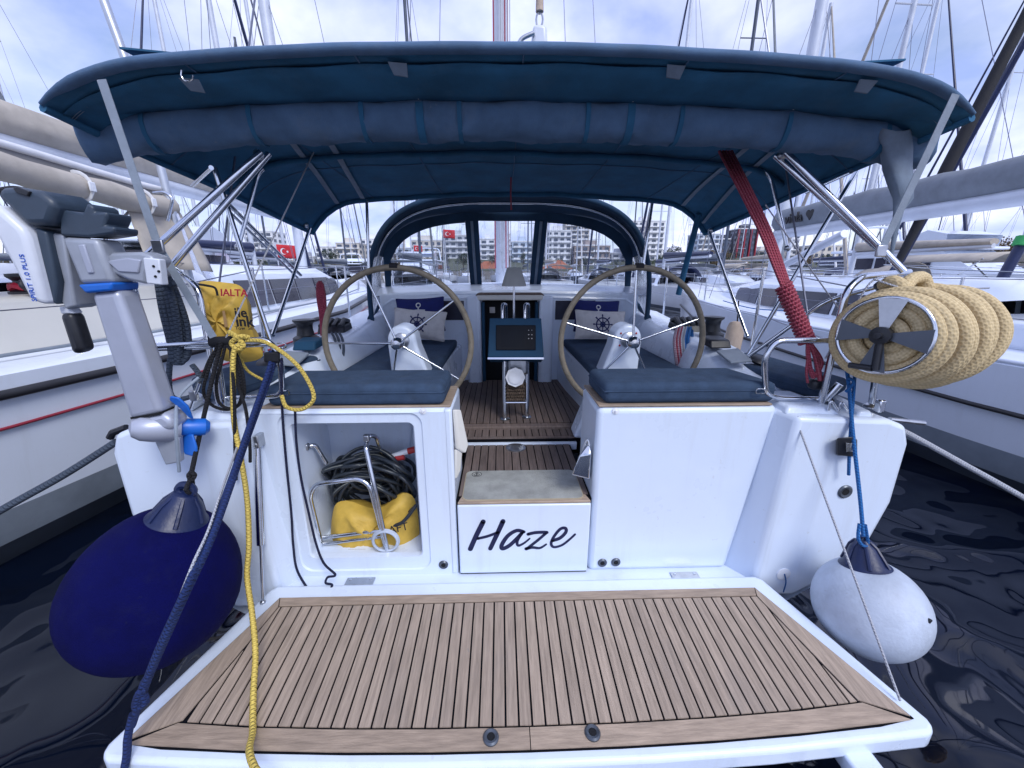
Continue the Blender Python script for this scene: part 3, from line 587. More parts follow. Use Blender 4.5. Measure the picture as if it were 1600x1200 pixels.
p0, p1 = AY(790, 629, 2.66), AY(822, 629, 2.66); tube('table_crossbar', [p0, p1], .010, 'steel', yacht)
MB().b2(-.05, .115, 2.74, 3.35, 1.375, 1.405).build('table_top', 'teak_dark', yacht, 30, bevel=.006)
MB().b2(-.04, .105, 2.69, 3.2, 1.15, 1.372).build('table_body', 'steel_dull', yacht, 30, bevel=.02)
MB().b2(-.02, .09, 3.1, 3.16, .83, 1.2).build('table_rear_leg', 'steel_dull', yacht, 30)
for x0, x1 in ((785, 791), (820, 826)):
    tube('grab_handle', bend([AY(x0, 500, 2.74), AY(x0, 475, 2.78), AY(x1, 475, 2.82), AY(x1, 497, 2.86)], .03), .010, 'steel', yacht, 10)
# deck hardware on the coamings
def winch(p, parent, r=.07):
    wn = MB().lathe([(0, 0), (r * 1.05, 0), (r * 1.05, r * .55), (r * .95, r * .62), (r * .72, r * .75), (r * .62, r * 1.3), (r * .68, r * 1.75), (r * .9, r * 1.95), (r * .9, r * 2.1), (r * .4, r * 2.15), (0, r * 2.15)], p, n=24).build('winch', 'black_plastic', parent)
    MB().tube([Vector(p) + Vector((r * .78 * math.cos(a / 10 * 6.283), r * .78 * math.sin(a / 10 * 6.283), r * 2.0)) for a in range(10)], r * .12, 6, closed=True).build('self_tailer', 'steel_dull', wn)
winch((-1.36, 2.62, 1.395), yacht, .075); winch((1.385, 2.72, 1.395), yacht, .075)
for s, c in ((-1, -1.33), (1, 1.33)):
    cl = MB().hexa([(c - .10, 2.92, 1.40), (c + .10, 2.92, 1.40), (c + .10, 3.12, 1.40), (c - .10, 3.12, 1.40)], [(c - .095, 2.95, 1.47), (c + .095, 2.95, 1.47), (c + .095, 3.10, 1.48), (c - .095, 3.10, 1.48)]).build('rope_clutch', 'black_plastic', yacht, 30, bevel=.012)
    for k in range(4): MB().tube([(c - .072 + k * .048, 2.94, 1.465), (c - .072 + k * .048, 3.02, 1.505), (c - .072 + k * .048, 3.10, 1.485)], .018, 8).build('clutch_lever', 'black_plastic', cl)
    g = MB().hexa([(s * 1.19, 2.12, 1.355), (s * 1.31, 2.12, 1.365), (s * 1.33, 2.30, 1.40), (s * 1.20, 2.30, 1.385)], [(s * 1.19, 2.12, 1.368), (s * 1.31, 2.12, 1.378), (s * 1.33, 2.30, 1.413), (s * 1.20, 2.30, 1.398)]).build('coaming_panel', 'boot_grey', yacht, 30, bevel=.004)
    MB().lathe([(0, 0), (.045, 0), (.045, .012), (.03, .02), (0, .022)], (s * 1.40, 2.2, 1.355), (0, -.5, 1), 20).build('compass', 'black_plastic', yacht)
    MB().hexa([(s * 1.185, 2.34, 1.40), (s * 1.32, 2.34, 1.40), (s * 1.32, 2.50, 1.41), (s * 1.185, 2.50, 1.41)], [(s * 1.19, 2.37, 1.45), (s * 1.315, 2.37, 1.45), (s * 1.315, 2.49, 1.46), (s * 1.19, 2.49, 1.46)]).build('instrument', 'pod_blue' if s < 0 else 'black_plastic', yacht, 30, bevel=.01)
# ------------------------------------------------------------------ bimini over the helm
bimini = empty('bimini_top', (0, 2.2, 2.4), 'large dark blue canvas bimini on steel tubes stretched over the cockpit and wheels', 'canopy')
def roof(u, v, dz=0):
    """u -1..1 across, v 0..1 from the stern edge forward"""
    Y = 1.60 + 1.62 * v; hw = 1.735 - .20 * v; a = abs(u)
    zc = 2.572 - .155 * v - .04 * math.sin(math.pi * v) * 0
    drop = .085 * a ** 2 + (.06 + .13 * v) * max(0, (a - .72) / .28) ** 2.2
    x = hw * (u - .02 * u * max(0, a - .9) / .1 * v)
    wr = (.25 + .75 * min(1, v * 4)) * .8 * (.0035 * math.sin(13 * u + 5 * v) + .003 * math.sin(31 * u - 11 * v) + .004 * math.sin(7 * v + 3 * u))
    return (x, Y + .10 * a ** 6 * (1 - v), zc - drop + dz + wr)
mb = MB(); mb.grid(lambda i, j: roof(i * 2 - 1, j), 56, 24)
rf = mb.build('canvas_roof', 'canvas', bimini, 60, solid=.012)
# padded stern hem and side hems
hem = [Vector(roof(i / 30 - 1, 0)) + Vector((0, .0, .006)) for i in range(61)]
MB().tube(hem, lambda t: .021 * min(1, 12 * min(t, 1 - t) + .45), 10, flat=.8).build('stern_hem', 'canvas_hem', bimini, 60)
for s in (1, -1):
    MB().tube([Vector(roof(s, j / 14, -.005)) for j in range(15)], .017, 8).build('side_hem', 'canvas', bimini, 60)
MB().tube([Vector(roof(i / 20 - 1, 1, -.012)) for i in range(41)], .02, 8).build('front_hem', 'canvas', bimini, 60)
for v in (.05, .055, .30, .62):   # stitched seams
    MB().tube([Vector(roof(i / 40 - 1, v, -.0085)) for i in range(81)], .0016 if v < .1 else .003, 4).build('stitching', 'canvas_tape' if v < .1 else 'canvas_hem', bimini, 0)
for u in (-.66, -.33, 0, .33, .66): MB().tube([Vector(roof(u, j / 20, -.0085)) for j in range(21)], .003, 4).build('stitching', 'canvas_hem', bimini, 0)
# raised zip flaps on top
for s, v in ((-1, .02), (1, .02)):
    b0 = [Vector(roof(s * .80, v, .02)), Vector(roof(s * .62, v, .02)), Vector(roof(s * .62, v + .08, .02)), Vector(roof(s * .78, v + .08, .02))]
    MB().prism([b0[0] + Vector((0, 0, .055)), b0[1], b0[2], b0[3] + Vector((0, 0, .05))], (0, 0, .006)).build('zip_flap', 'canvas', bimini, 0)
    b0 = [Vector(roof(s * .94, v, .01)), Vector(roof(s * .86, v, .016)), Vector(roof(s * .87, v + .07, .016))]
    MB().prism([b0[0] + Vector((0, 0, .03)), b0[1], b0[2]], (0, 0, .006)).build('zip_flap', 'canvas', bimini, 0)
# the rolled stern curtain hung below the roof
def rollc(u): a = abs(u); return Vector((1.80 * u, 1.90 + .04 * a ** 4, 2.478 - .055 * a ** 2 - .035 * a ** 6))
mb = MB(); rings = []
nn = 144
for i in range(nn + 1):
    u = i / nn * 2 - 1; c = rollc(u); rg = []
    if u < -.985 or u > .9: pass
    for k in range(16):
        a = 2 * math.pi * k / 16; wob = 1 + .05 * math.sin(u * 23 + k) + .05 * math.sin(u * 51 + 2 * k) + .03 * math.sin(u * 97 - 3 * k)
        rg.append(c + Vector((0, math.cos(a) * .075 * wob, math.sin(a) * (.092 if math.sin(a) < 0 else .075) * wob - .004)))
    rings.append(rg)
mb.loft(rings); roll = mb.build('rolled_curtain', 'canvas_hem', bimini, 70)
# the bag of the curtain runs up to the stern hem
mb = MB(); mb.grid(lambda i, j: Vector(roof((i * 2 - 1) * .985, .03, -.014)).lerp(rollc(i * 2 - 1) + Vector((0, -.070, .028)), j) + Vector((0, 0, -.010 * math.sin(math.pi * j) + .003 * math.sin(i * 60 + j * 3))), 48, 4); mb.build('curtain_skirt', 'canvas', bimini, 70, solid=.004)
def ringon(u, wdt, rr, m, nm, par):
    c = rollc(u); mb = MB(); rg = []
    for dx in (-wdt / 2, wdt / 2): rg.append([c + Vector((dx, math.cos(2 * math.pi * k / 16) * .075 * rr, math.sin(2 * math.pi * k / 16) * (.092 if k > 8 else .075) * rr - .004)) for k in range(16)])
    mb.loft(rg); return mb.build(nm, m, par, 40)
for px in (232, 401, 572, 660, 720, 915, 980, 1057, 1223, 1381):
    u = (AY(px, 205, 1.87).x) / 1.80; ringon(u, .018 if px not in (660, 980) else .03, 1.075, 'canvas', 'curtain_strap', roll)
    MB().ball(rollc(u) + Vector((0, -.082, .034)), .006, 6).build('snap', 'porcelain', roll)
for px, py in ((390, 146), (1238, 152)):
    p = AY(px, py, 1.79); MB().b2(p.x - .035, p.x + .03, p.y, p.y + .01, p.z - .012, p.z + .004).build('webbing_end', 'canvas_tape', bimini, 0)
for px, py in ((620, 100), (1055, 104), (295, 125), (1355, 127)):
    p = AY(px, py, 1.63); MB().prism([p + Vector((-.03, 0, .004)), p + Vector((.035, 0, .0)), p + Vector((.03, .03, -.028)), p + Vector((-.018, .03, -.022))], (0, -.006, 0)).build('hem_tab', 'canvas_tape', bimini, 0)
tube('hook', [AY(292, 117, 1.60) + Vector((.02 * math.cos(t), 0, .02 * math.sin(t))) for t in (2.4, 3.2, 4.0, 4.8, 5.6, 6.2)], .003, 'steel', bimini, 6)
# loose end of the curtain hanging on the right, clear end on the left
mb = MB(); rings = []
for (x, y, w_, Y) in ((1392, 205, 52, 1.86), (1398, 235, 46, 1.86), (1402, 265, 42, 1.84), (1408, 290, 38, 1.82), (1410, 312, 30, 1.82), (1403, 330, 16, 1.82), (1398, 365, 9, 1.82), (1393, 400, 5, 1.82)):
    c = AY(x, y, Y); q = w_ / 620 * 1.7 / 2; rings.append([c + Vector((q * math.cos(a) * (1 + .15 * math.sin(3 * a + y)), q * .55 * math.sin(a), q * .18 * math.cos(2 * a))) for a in [2 * math.pi * k / 14 for k in range(14)]])
MB().loft(rings).build('loose_curtain_end', 'canvas_tape', bimini, 70)
0 and MB().tube(spline([AY(148, 192, 1.88), AY(143, 222, 1.86), AY(150, 250, 1.86), AY(185, 254, 1.88)], 6), .012, 8).build('curtain_edge', 'canvas', bimini)
# seams taped on the underside
for px in ((500, 247, 560, 300), (440, 262, 520, 317), (1195, 247, 1075, 318), (1240, 250, 1112, 338)):
    def seam(t, px=px):
        x = AY(px[0], px[1], 2.0).x * (1 - t) + AY(px[2], px[3], 3.1).x * t; u = max(-1, min(1, x / (1.735 - .2 * (t * .75 + .2)))); return Vector(roof(u, .22 + .75 * t, -.016))
    pts = [seam(k / 10) for k in range(11)]; MB().tube(pts, .016, 4, flat=.15).build('seam_tape', 'canvas_tape', bimini, 0)
# bows under the roof
def bow(v, name='bow'):
    pts = [Vector(roof(i / 16 - 1, v, -.026)) for i in range(33)][1:-1]; return MB().tube(pts, .015, 8).build(name, 'canvas', bimini, 60)
bow(.50)
# supporting tubes: ends taken from the deck up to the roof
def strut(a, b, r=.0135, m='steel', mid=None):
    pts = [a, b] if mid is None else bend([a] + mid + [b], .07); return tube('strut', pts, r, m, bimini, 10)
strut(AY(222, 406, 1.76), AY(408, 238, 2.02), .0145); strut(AY(268, 416, 1.85), AY(420, 240, 2.10), .0145)
strut(AY(1388, 402, 1.76), AY(1212, 243, 2.08), .0145); strut(AY(1412, 424, 1.70), AY(1228, 238, 2.02), .0145)
strut(AY(422, 530, 2.0), AY(335, 262, 2.05), .0115); strut(AY(426, 524, 2.28), AY(484, 357, 3.12), .0115)
strut(AY(1168, 526, 2.62), AY(1108, 362, 3.12), .0115); strut(AY(1162, 566, 2.2), AY(1338, 268, 2.2), .0115)
strut(AY(373, 385, 2.3), AY(540, 231, 2.55), .0105, mid=[AY(405, 262, 2.42)]); strut(AY(1230, 388, 2.3), AY(1070, 236, 2.55), .0105, mid=[AY(1203, 268, 2.42)])
strut(AY(350, 312, 2.25), AY(470, 430, 2.9), .010); strut(AY(345, 318, 2.27), AY(465, 434, 2.92), .008)
strut(AY(576, 420, 3.1), AY(573, 312, 3.12), .0105); strut(AY(1003, 428, 3.1), AY(1019, 318, 3.12), .0105)
strut(AY(1060, 460, 3.3), AY(1092, 335, 3.15), .022, 'canvas')
for a, b in ((AY(330, 262, 2.0), AY(300, 290, 2.4)), (AY(1330, 268, 2.0), AY(1260, 300, 2.4))): strut(a, b, .010)
for q in ((478, 352), (1110, 360), (372, 386), (1230, 388)): MB().ball(AY(q[0], q[1], 3.12 if q[0] in (478, 1110) else 2.3), .018, 6).build('tube_joint', 'steel_dull', bimini)
for q in ((404, 242, 2.03), (1222, 243, 2.04)): MB().ball(AY(*q), .022, 6).build('tube_joint', 'steel_dull', bimini)
# webbing that holds the roof down
def web(pts, wd, name='tension_strap', m='strap', par=bimini):
    for i in range(len(pts) - 1):
        a, b = pts[i], pts[i + 1]; d = (b - a).normalized(); sd_ = d.cross(Vector((0, 1, 0))).normalized() * wd / 2
        MB().hexa([a - sd_, a + sd_, b + sd_, b - sd_], [q + Vector((0, .0022, 0)) for q in (a - sd_, a + sd_, b + sd_, b - sd_)]).build(name, m, par, 0)
web([AY(158, 124, 1.585), AY(247, 385, 1.60), AY(333, 527, 1.62)], .030); web([AY(1494, 147, 1.60), AY(1377, 392, 1.64)], .030)
for p in (AY(247, 385, 1.595), AY(1377, 392, 1.635)): MB().box(p, (.042, .012, .045)).build('buckle', 'steel_dull', bimini, 30, bevel=.004)
tube('guy_line', [AY(490, 238, 2.3), AY(353, 528, 1.70)], .0035, 'rope_white', bimini, 6); tube('guy_line', [AY(1196, 320, 2.0), AY(1365, 560, 1.72)], .003, 'rope_white', bimini, 6)
tube('pull_cord', spline([AY(799, 262, 2.85), AY(798, 300, 2.85), AY(799, 328, 2.85)], 4), .006, 'rope_red', bimini, 6)
# ------------------------------------------------------------------ sprayhood
hood = empty('sprayhood', (0, 3.9, 1.7), 'dark blue arched sprayhood with three clear windows ahead of the wheels', 'sprayhood')
def arch(a, hw, zt_, zb, e):
    """half-turn arch, a from 0 (left foot) to 1 (right foot)"""
    t = math.pi * (1 - a); c, s = math.cos(t), math.sin(t)
    return hw * (abs(c) ** e) * (1 if c > 0 else -1), zb + (zt_ - zb) * (abs(s) ** e)
def hoodp(a, v):
    x0, z0 = arch(a, 1.20, 2.452, 1.44, .62); x1, z1 = arch(a, 1.27, 2.40, 1.60, .62)
    return Vector((x0 + (x1 - x0) * v, 3.48 + .62 * v, z0 + (z1 - z0) * v + .03 * math.sin(math.pi * v)))
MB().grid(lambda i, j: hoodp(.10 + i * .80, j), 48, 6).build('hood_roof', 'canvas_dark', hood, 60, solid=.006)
for lo, hi in ((0, .10), (.90, 1)):
    MB().grid(lambda i, j: hoodp(lo + i * (hi - lo), j), 6, 6).build('side_window', 'vinyl_milky', hood, 60)
MB().tube([hoodp(i / 48, 0) for i in range(49)], .022, 8).build('stern_hem', 'canvas_dark', hood, 60)
MB().tube([hoodp(i / 48, .45) + Vector((0, 0, -.03)) for i in range(4, 45)], .0125, 8).build('hood_bow', 'steel', hood, 60)
# windscreen: frame with three panes, leaning forward
TOPY, BOTY = 4.12, 4.42
def scr(x, z): t = (z - 1.66) / (2.40 - 1.66); return Vector((x, BOTY + (TOPY - BOTY) * t + .22 * (abs(x) / 1.27) ** 2 * -1, z))
def zarch(x): q = min(1, abs(x) / 1.27); return 1.60 + (2.40 - 1.60) * max(0, 1 - q ** (2 / .62)) ** (.62 / 2)
def pane(pts, name, m, off=0): MB().add([scr(x, z) + Vector((0, off, 0)) for x, z in pts], [tuple(range(len(pts)))]).build(name, m, hood, 0)
mid_p = [(-.285, 1.70), (.225, 1.70), (.252, 2.30), (.235, 2.325), (-.275, 2.325), (-.295, 2.30)]
MB().add([scr(x, z) for x, z in mid_p], [tuple(range(6))]).build('window', 'vinyl', hood, 0)
for s in (1, -1):
    x_in_b, x_in_t = (.345, .378) if s > 0 else (.405, .425)
    xs_ = [x_in_t + (1.16 - x_in_t) * k / 10 for k in range(11)]
    up = [(s * x, min(zarch(x * 1.04) - .085, 2.325)) for x in xs_]; up = [q for q in up if q[1] > 1.70]
    bot = [(s * x, 1.695 - .02 * (x / 1.2) ** 2) for x in [up[-1][0] * s * 1.04] + [x_in_b + (1.1 - x_in_b) * k / 6 for k in range(6, -1, -1)]]
    poly = up + bot; nv = len(poly); MB().add([scr(*q) for q in poly], [tuple(range(nv))]).build('window', 'vinyl', hood, 0)
    # cloth above and outside the side pane
    mb = MB(); rims = [(s * x, zarch(x) - .004) for x in xs_[:len(up)]]
    for k in range(len(up) - 1): mb.add([scr(*up[k]), scr(*up[k + 1]), scr(*rims[k + 1]), scr(*rims[k])], [(0, 1, 2, 3)])
    ex = [(s * 1.22, zarch(1.22)), (s * 1.262, 1.66)]
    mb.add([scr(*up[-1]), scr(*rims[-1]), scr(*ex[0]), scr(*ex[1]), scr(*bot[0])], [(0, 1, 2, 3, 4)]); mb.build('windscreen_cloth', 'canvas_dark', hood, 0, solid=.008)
    xm = [(s * x_in_b, 1.69), (s * x_in_t, 2.33), (s * (.252 if s > 0 else .295), 2.33), (s * (.225 if s > 0 else .285), 1.69)]
    MB().add([scr(*q) for q in xm], [(0, 1, 2, 3)]).build('mullion', 'canvas_dark', hood, 0, solid=.012)
    c0, c1 = (xm[0][0] + xm[3][0]) / 2, (xm[1][0] + xm[2][0]) / 2
    MB().tube([scr(c0, 1.70) + Vector((0, -.012, 0)), scr(c1, 2.32) + Vector((0, -.012, 0))], .016, 6, flat=.35, up=(0, 1, 0)).build('zip', 'canvas_tape', hood, 0)
xs_ = [-.44 + .88 * k / 8 for k in range(9)]
mb = MB()
for k in range(8): mb.add([scr(xs_[k], 2.325), scr(xs_[k + 1], 2.325), scr(xs_[k + 1], zarch(xs_[k + 1])), scr(xs_[k], zarch(xs_[k]))], [(0, 1, 2, 3)])
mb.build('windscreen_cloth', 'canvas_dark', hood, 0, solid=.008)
mb = MB()
for k in range(16):
    x0, x1 = -1.262 + 2.524 * k / 16, -1.262 + 2.524 * (k + 1) / 16; f = lambda x: 1.702 - .035 * (x / 1.2) ** 2
    mb.add([scr(x0, f(x0)), scr(x1, f(x1)), scr(x1, 1.60), scr(x0, 1.60)], [(0, 1, 2, 3)])
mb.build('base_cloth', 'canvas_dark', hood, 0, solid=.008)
for s in (1, -1):
    MB().tube(spline([(s * 1.20, 3.46, 1.46), (s * 1.25, 3.65, 1.46), (s * 1.28, 4.0, 1.55), (s * 1.24, 4.25, 1.64)], 5), .03, 8).build('foot_flap', 'canvas_dark', hood, 60)
MB().grid(lambda i, j: (-1.26 + 2.52 * i, 3.75 + .72 * j, 1.655 + .03 * j - .02 * abs(2 * i - 1) ** 2 + (.05 if 0 < j < 1 else 0)), 12, 3).build('hood_coaming', 'gelcoat', yacht, 60)
# ------------------------------------------------------------------ stern rails (fixed to the yacht)
def rail(pts, r=.0128, rr=.06, m='steel'): return tube('stern_rail', bend(pts, rr, 6), r, m, yacht, 10)
Yr = 1.72
rail([AY(345, 645, 1.74), AY(310, 450, 1.76), AY(268, 416, 1.85), AY(222, 406, 1.76)], rr=.05)
rail([AY(230, 541, 1.72), AY(420, 530, 1.70), AY(438, 560, 1.70), AY(442, 618, 1.72), AY(345, 624, 1.75)], rr=.05)
rail([AY(258, 645, 1.9), AY(205, 430, 2.0)]); rail([AY(228, 546, 1.74), AY(420, 538, 1.72)], .010)
tube('rail_stanchion', [AY(222, 406, 1.76), AY(205, 430, 2.0)], .0128, 'steel', yacht, 10)
tube('rail_stanchion', [AY(352, 648, 1.72), AY(336, 530, 1.72)], .0128, 'steel', yacht, 10)
rail([AY(1280, 642, 1.72), AY(1322, 455, 1.72), AY(1345, 432, 1.75), AY(1420, 425, 1.9)], .0150)
rail([AY(1330, 532, 1.70), AY(1212, 532, 1.70), AY(1194, 560, 1.70), AY(1197, 615, 1.72), AY(1215, 622, 1.74), AY(1290, 624, 1.76)], .0128, .05)
rail([AY(1290, 624, 1.74), AY(1312, 600, 1.72)], .017); rail([AY(1362, 632, 1.80), AY(1372, 560, 1.80), AY(1385, 440, 1.80)], .0145)
rail([AY(1165, 560, 2.2), AY(1290, 470, 2.0), AY(1400, 440, 1.9)], .0105)
for q in ((1280, 642, 1.72), (1362, 634, 1.80), (345, 646, 1.74), (258, 645, 1.9)): MB().lathe([(0, 0), (.035, 0), (.033, .008), (.018, .02), (0, .02)], AY(*q) - Vector((0, 0, .008)), n=14).build('rail_foot', 'steel_dull', yacht)
for q, s in (((432, 537, 1.70), 1), ((438, 611, 1.71), 1), ((1194, 608, 1.71), -1)):
    p = AY(*q); tube('rail_clip', bend([p, p + Vector((s * .012, -.01, .004)), p + Vector((s * .045, -.012, .006)), p + Vector((s * .045, -.012, -.016)), p + Vector((0, -.01, -.018))], .012), .0032, 'steel', yacht, 6)
for q in ((1300, 636), (1316, 638)): tube('deck_eye', bend([AY(q[0] - 6, q[1] + 5, 1.66), AY(q[0] - 2, q[1] - 12, 1.66), AY(q[0] + 8, q[1] + 4, 1.66)], .02), .006, 'steel', yacht, 8)
MB().box(AY(1375, 634, 1.70), (.03, .03, .06)).build('fairlead', 'steel', yacht, 30, bevel=.006)
pe = AY(1245, 657, 1.63); MB().tube([pe + Vector((.016 * math.cos(t), -.01, .022 * math.sin(t))) for t in [k * math.pi / 5 for k in range(10)]], .005, 6, closed=True).build('pad_eye', 'steel', yacht); MB().box(pe, (.03, .02, .03)).build('pad_eye_base', 'steel_dull', yacht, 30, bevel=.004)
pl_ = AZ(1428, 1098, .385); tube('platform_stay', [pe + Vector((0, -.012, -.015)), Vector((1.335, 1.02, zp(1.02) + .01))], .0042, 'rope_white', yacht, 8)
# own boom end, mast and rigging above the bimini
mast = tube('mast', [(-.06, 6.4, 1.6), (-.06, 6.75, 16)], .10, 'mast_white', yacht, 12)
bm = tube('boom', [(-.05, 6.3, 3.1), (.0, 2.75, 3.05)], .085, 'mast_white', yacht, 12)
c = AY(843, 62, 2.6); MB().hexa([c + Vector((-.045, 0, -.06)), c + Vector((.05, 0, -.06)), c + Vector((.05, .2, -.06)), c + Vector((-.045, .2, -.06))], [c + Vector((-.035, 0, .075)), c + Vector((.04, 0, .075)), c + Vector((.04, .2, .075)), c + Vector((-.035, .2, .075))]).build('boom_end_cap', 'motor_white', bm, 30, bevel=.02, seg=3)
tube('boom_bail', spline([c + Vector((-.12, 0, -.05)), c + Vector((-.10, 0, .0)), c + Vector((-.03, 0, .03))], 5), .012, 'steel_dull', bm)
MB().box(c + Vector((-.14, .05, -.05)), (.14, .06, .05)).build('boom_fitting', 'steel_dull', bm, 30, bevel=.01)
sh_ = c + Vector((0, .02, .10)); MB().tube([sh_ + Vector((.018 * math.cos(t), 0, .035 * math.sin(t))) for t in [k * math.pi / 6 for k in range(12)]], .006, 6, closed=True).build('shackle', 'steel_dull', bm)
tube('topping_lift', [sh_ + Vector((0, 0, .035)), sh_ + Vector((0, .01, .16))], lambda t: .022 * (1 - .4 * math.sin(9 * t)), 'fender_beige', bm, 8); tube('topping_wire', [sh_ + Vector((0, .01, .15)), (-.06, 6.7, 15.6)], .005, 'wire', bm, 5)
for x0, y0, z0 in ((-1.7, 6.6, 1.3), (1.7, 6.6, 1.3), (-1.2, 7.0, 1.3), (1.2, 7.0, 1.3)): tube('shroud', [(x0, y0, z0), (-.06 + (x0 * .45), 6.62, 9.6), (-.06, 6.72, 14.5)], .005, 'wire', yacht, 5)
for x0 in (-1.55, 1.55): tube('backstay', [(x0, 1.78, 1.23), (x0 * .55, 3.1, 6), (-.06, 6.75, 15.8)] if False else [(x0, 1.9, 1.23), (-.06, 6.75, 15.8)], .005, 'wire', yacht, 5)
for dx, m_, r_ in ((-.10, 'rope_red', .011), (.06, 'rope_red', .010), (.10, 'rope_mauve', .008), (.0, 'rope_white', .008), (.13, 'rope_white', .006)): tube('halyard', [(-.06 + dx, 6.22, 1.9), (-.06 + dx * .8, 6.55, 12)], r_, m_, yacht, 6)
# ------------------------------------------------------------------ loose things aboard
def soft(pts, h, name, label, cat, m='cushion', bev=.03, group=None):
    """upholstered block on a footprint, with a piped seam round its side"""
    pts = [Vector(p) for p in pts]; e = empty(name, sum(pts, Vector()) / len(pts), label, cat, group)
    MB().hexa(pts, [p + Vector((0, 0, h)) for p in pts]).build('pad', m, e, 60, bevel=bev, seg=5)
    c = sum(pts, Vector()) / len(pts); MB().tube(bend([c + (p - c) * 1.0 + Vector((0, 0, h * .62)) for p in pts] + [pts[0] + Vector((0, 0, h * .62))], bev), .0035, 5).build('piping', m, e)
    return e
MB().prism([(.36, 1.708, 1.2525), (1.17, 1.708, 1.2525), (1.17, 2.05, 1.2525), (.36, 2.05, 1.2525)], (0, 0, .010)).build('seat_trim', 'teak_trim', yacht, 30, bevel=.003)
MB().prism([(-1.17, 1.725, 1.2525), (-.318, 1.725, 1.2525), (-.318, 2.05, 1.2525), (-1.17, 2.05, 1.2525)], (0, 0, .010)).build('seat_trim', 'teak_trim', yacht, 30, bevel=.003)
soft([(-1.14, 1.722, 1.262), (-.345, 1.722, 1.262), (-.345, 2.03, 1.262), (-1.14, 2.03, 1.262)], .100, 'seat_cushion', 'charcoal blue seat cushion on the stern seat above the open locker', 'cushion')
soft([(.385, 1.716, 1.262), (1.19, 1.716, 1.262), (1.12, 2.03, 1.262), (.375, 2.03, 1.262)], .100, 'seat_cushion', 'charcoal blue seat cushion on the stern seat without a locker', 'cushion')
soft([AY(1108, 574, 2.36), AY(1172, 566, 2.46), AY(1322, 612, 1.98), AY(1292, 632, 1.80)], .075, 'side_cushion', 'narrow angled blue cushion outboard of the seat near the rope drum', 'cushion', bev=.025)
soft([AY(502, 574, 2.36), AY(438, 566, 2.46), AY(300, 612, 1.98), AY(342, 634, 1.80)], .075, 'side_cushion', 'narrow angled blue cushion behind the yellow rope and bag', 'cushion', bev=.025)
soft([(-.50, 2.5, 1.187), (-.485, 3.60, 1.187), (-1.06, 3.60, 1.187), (-1.09, 2.12, 1.187), (-.58, 2.12, 1.187)], .07, 'bench_cushion', 'long blue bench cushion beside the wheel on the outboard motor side', 'cushion', bev=.02)
soft([(.50, 2.5, 1.187), (.485, 3.60, 1.187), (1.06, 3.60, 1.187), (1.09, 2.12, 1.187), (.58, 2.12, 1.187)], .07, 'bench_cushion', 'long blue bench cushion beside the wheel on the rope drum side', 'cushion', bev=.02)
def pillow(c, rot, w_, h_, t_, m, name, label, motif):
    e = empty(name, c, label, 'pillow')
    def P(u, v, sgn=-1, lift=0):
        a = (1 - abs(u) ** 2.6) * (1 - abs(v) ** 2.6); pin = 1 - .07 * (1 - abs(u * v))
        return Vector(c) + rot @ Vector((u * w_ / 2 * (1 - .06 * (1 - v * v)), sgn * (t_ / 2 * max(0, a) ** .5) + sgn * lift, v * h_ / 2 * (1 - .08 * (1 - u * u))))
    mb = MB(); mb.grid(lambda i, j: P(i * 2 - 1, j * 2 - 1, -1), 18, 14); mb.grid(lambda i, j: P(i * 2 - 1, j * 2 - 1, 1), 18, 14); mb.build('pad', m, e, 80)
    MB().tube([P(math.cos(a) * min(1, 1 / max(abs(math.cos(a)), abs(math.sin(a)))), math.sin(a) * min(1, 1 / max(abs(math.cos(a)), abs(math.sin(a))))) if False else P(max(-1, min(1, 1.42 * math.cos(a))), max(-1, min(1, 1.42 * math.sin(a)))) for a in [2 * math.pi * k / 60 for k in range(60)]], .003, 5, closed=True).build('seam', m, e)
    mb = MB(); asp = w_ / h_
    def T(pts, r, closed=False): mb.tube([P(x / asp, y, -1, .0015) for x, y in pts], r, 5, closed)
    if motif == 'wheel':
        for rr, th in ((.48, .006), (.17, .005)): T([(rr * math.cos(2 * math.pi * k / 28), rr * math.sin(2 * math.pi * k / 28)) for k in range(28)], th, True)
        for k in range(8):
            a = math.pi / 4 * k; T([(q * math.cos(a), q * math.sin(a)) for q in (.0, .2, .48, .66)], .0042); T([(q * math.cos(a), q * math.sin(a)) for q in (.60, .74)], .0065)
        mb.build('ship_wheel_print', 'print_navy', e)
    else:
        T([(0, .45), (0, .1), (0, -.5)], .006); T([(.13 * math.cos(a), .58 + .13 * math.sin(a)) for a in [2 * math.pi * k / 14 for k in range(14)]], .005, True); T([(-.42, .22), (0, .25), (.42, .22)], .009)
        T([(-.45, -.2), (-.3, -.5), (0, -.62), (.3, -.5), (.45, -.2)], .006); mb.build('anchor_print', 'print_white', e)
def eul(rx, ry, rz): from mathutils import Euler; return Euler((R(rx), R(ry), R(rz))).to_matrix()
def pc(x, y, Y): return AY(x, y, Y)
pillow(pc(655, 507, 3.42), eul(-14, 4, -10), .47, .25, .11, 'pillow_white', 'throw_pillow', 'white pillow with ship wheel print on the bench nearer the outboard motor', 'wheel')
pillow(pc(657, 492, 3.56), eul(-10, -3, -8), .44, .30, .10, 'pillow_navy', 'throw_pillow', 'navy pillow with white anchor on the bench nearer the outboard motor', 'anchor')
pillow(pc(938, 508, 3.42), eul(-14, 3, 8), .46, .25, .11, 'pillow_white', 'throw_pillow', 'white pillow with ship wheel print on the bench nearer the rope drum', 'wheel')
pillow(pc(932, 494, 3.56), eul(-10, 2, 6), .42, .28, .10, 'pillow_navy', 'throw_pillow', 'navy pillow with white anchor on the bench nearer the rope drum', 'anchor')
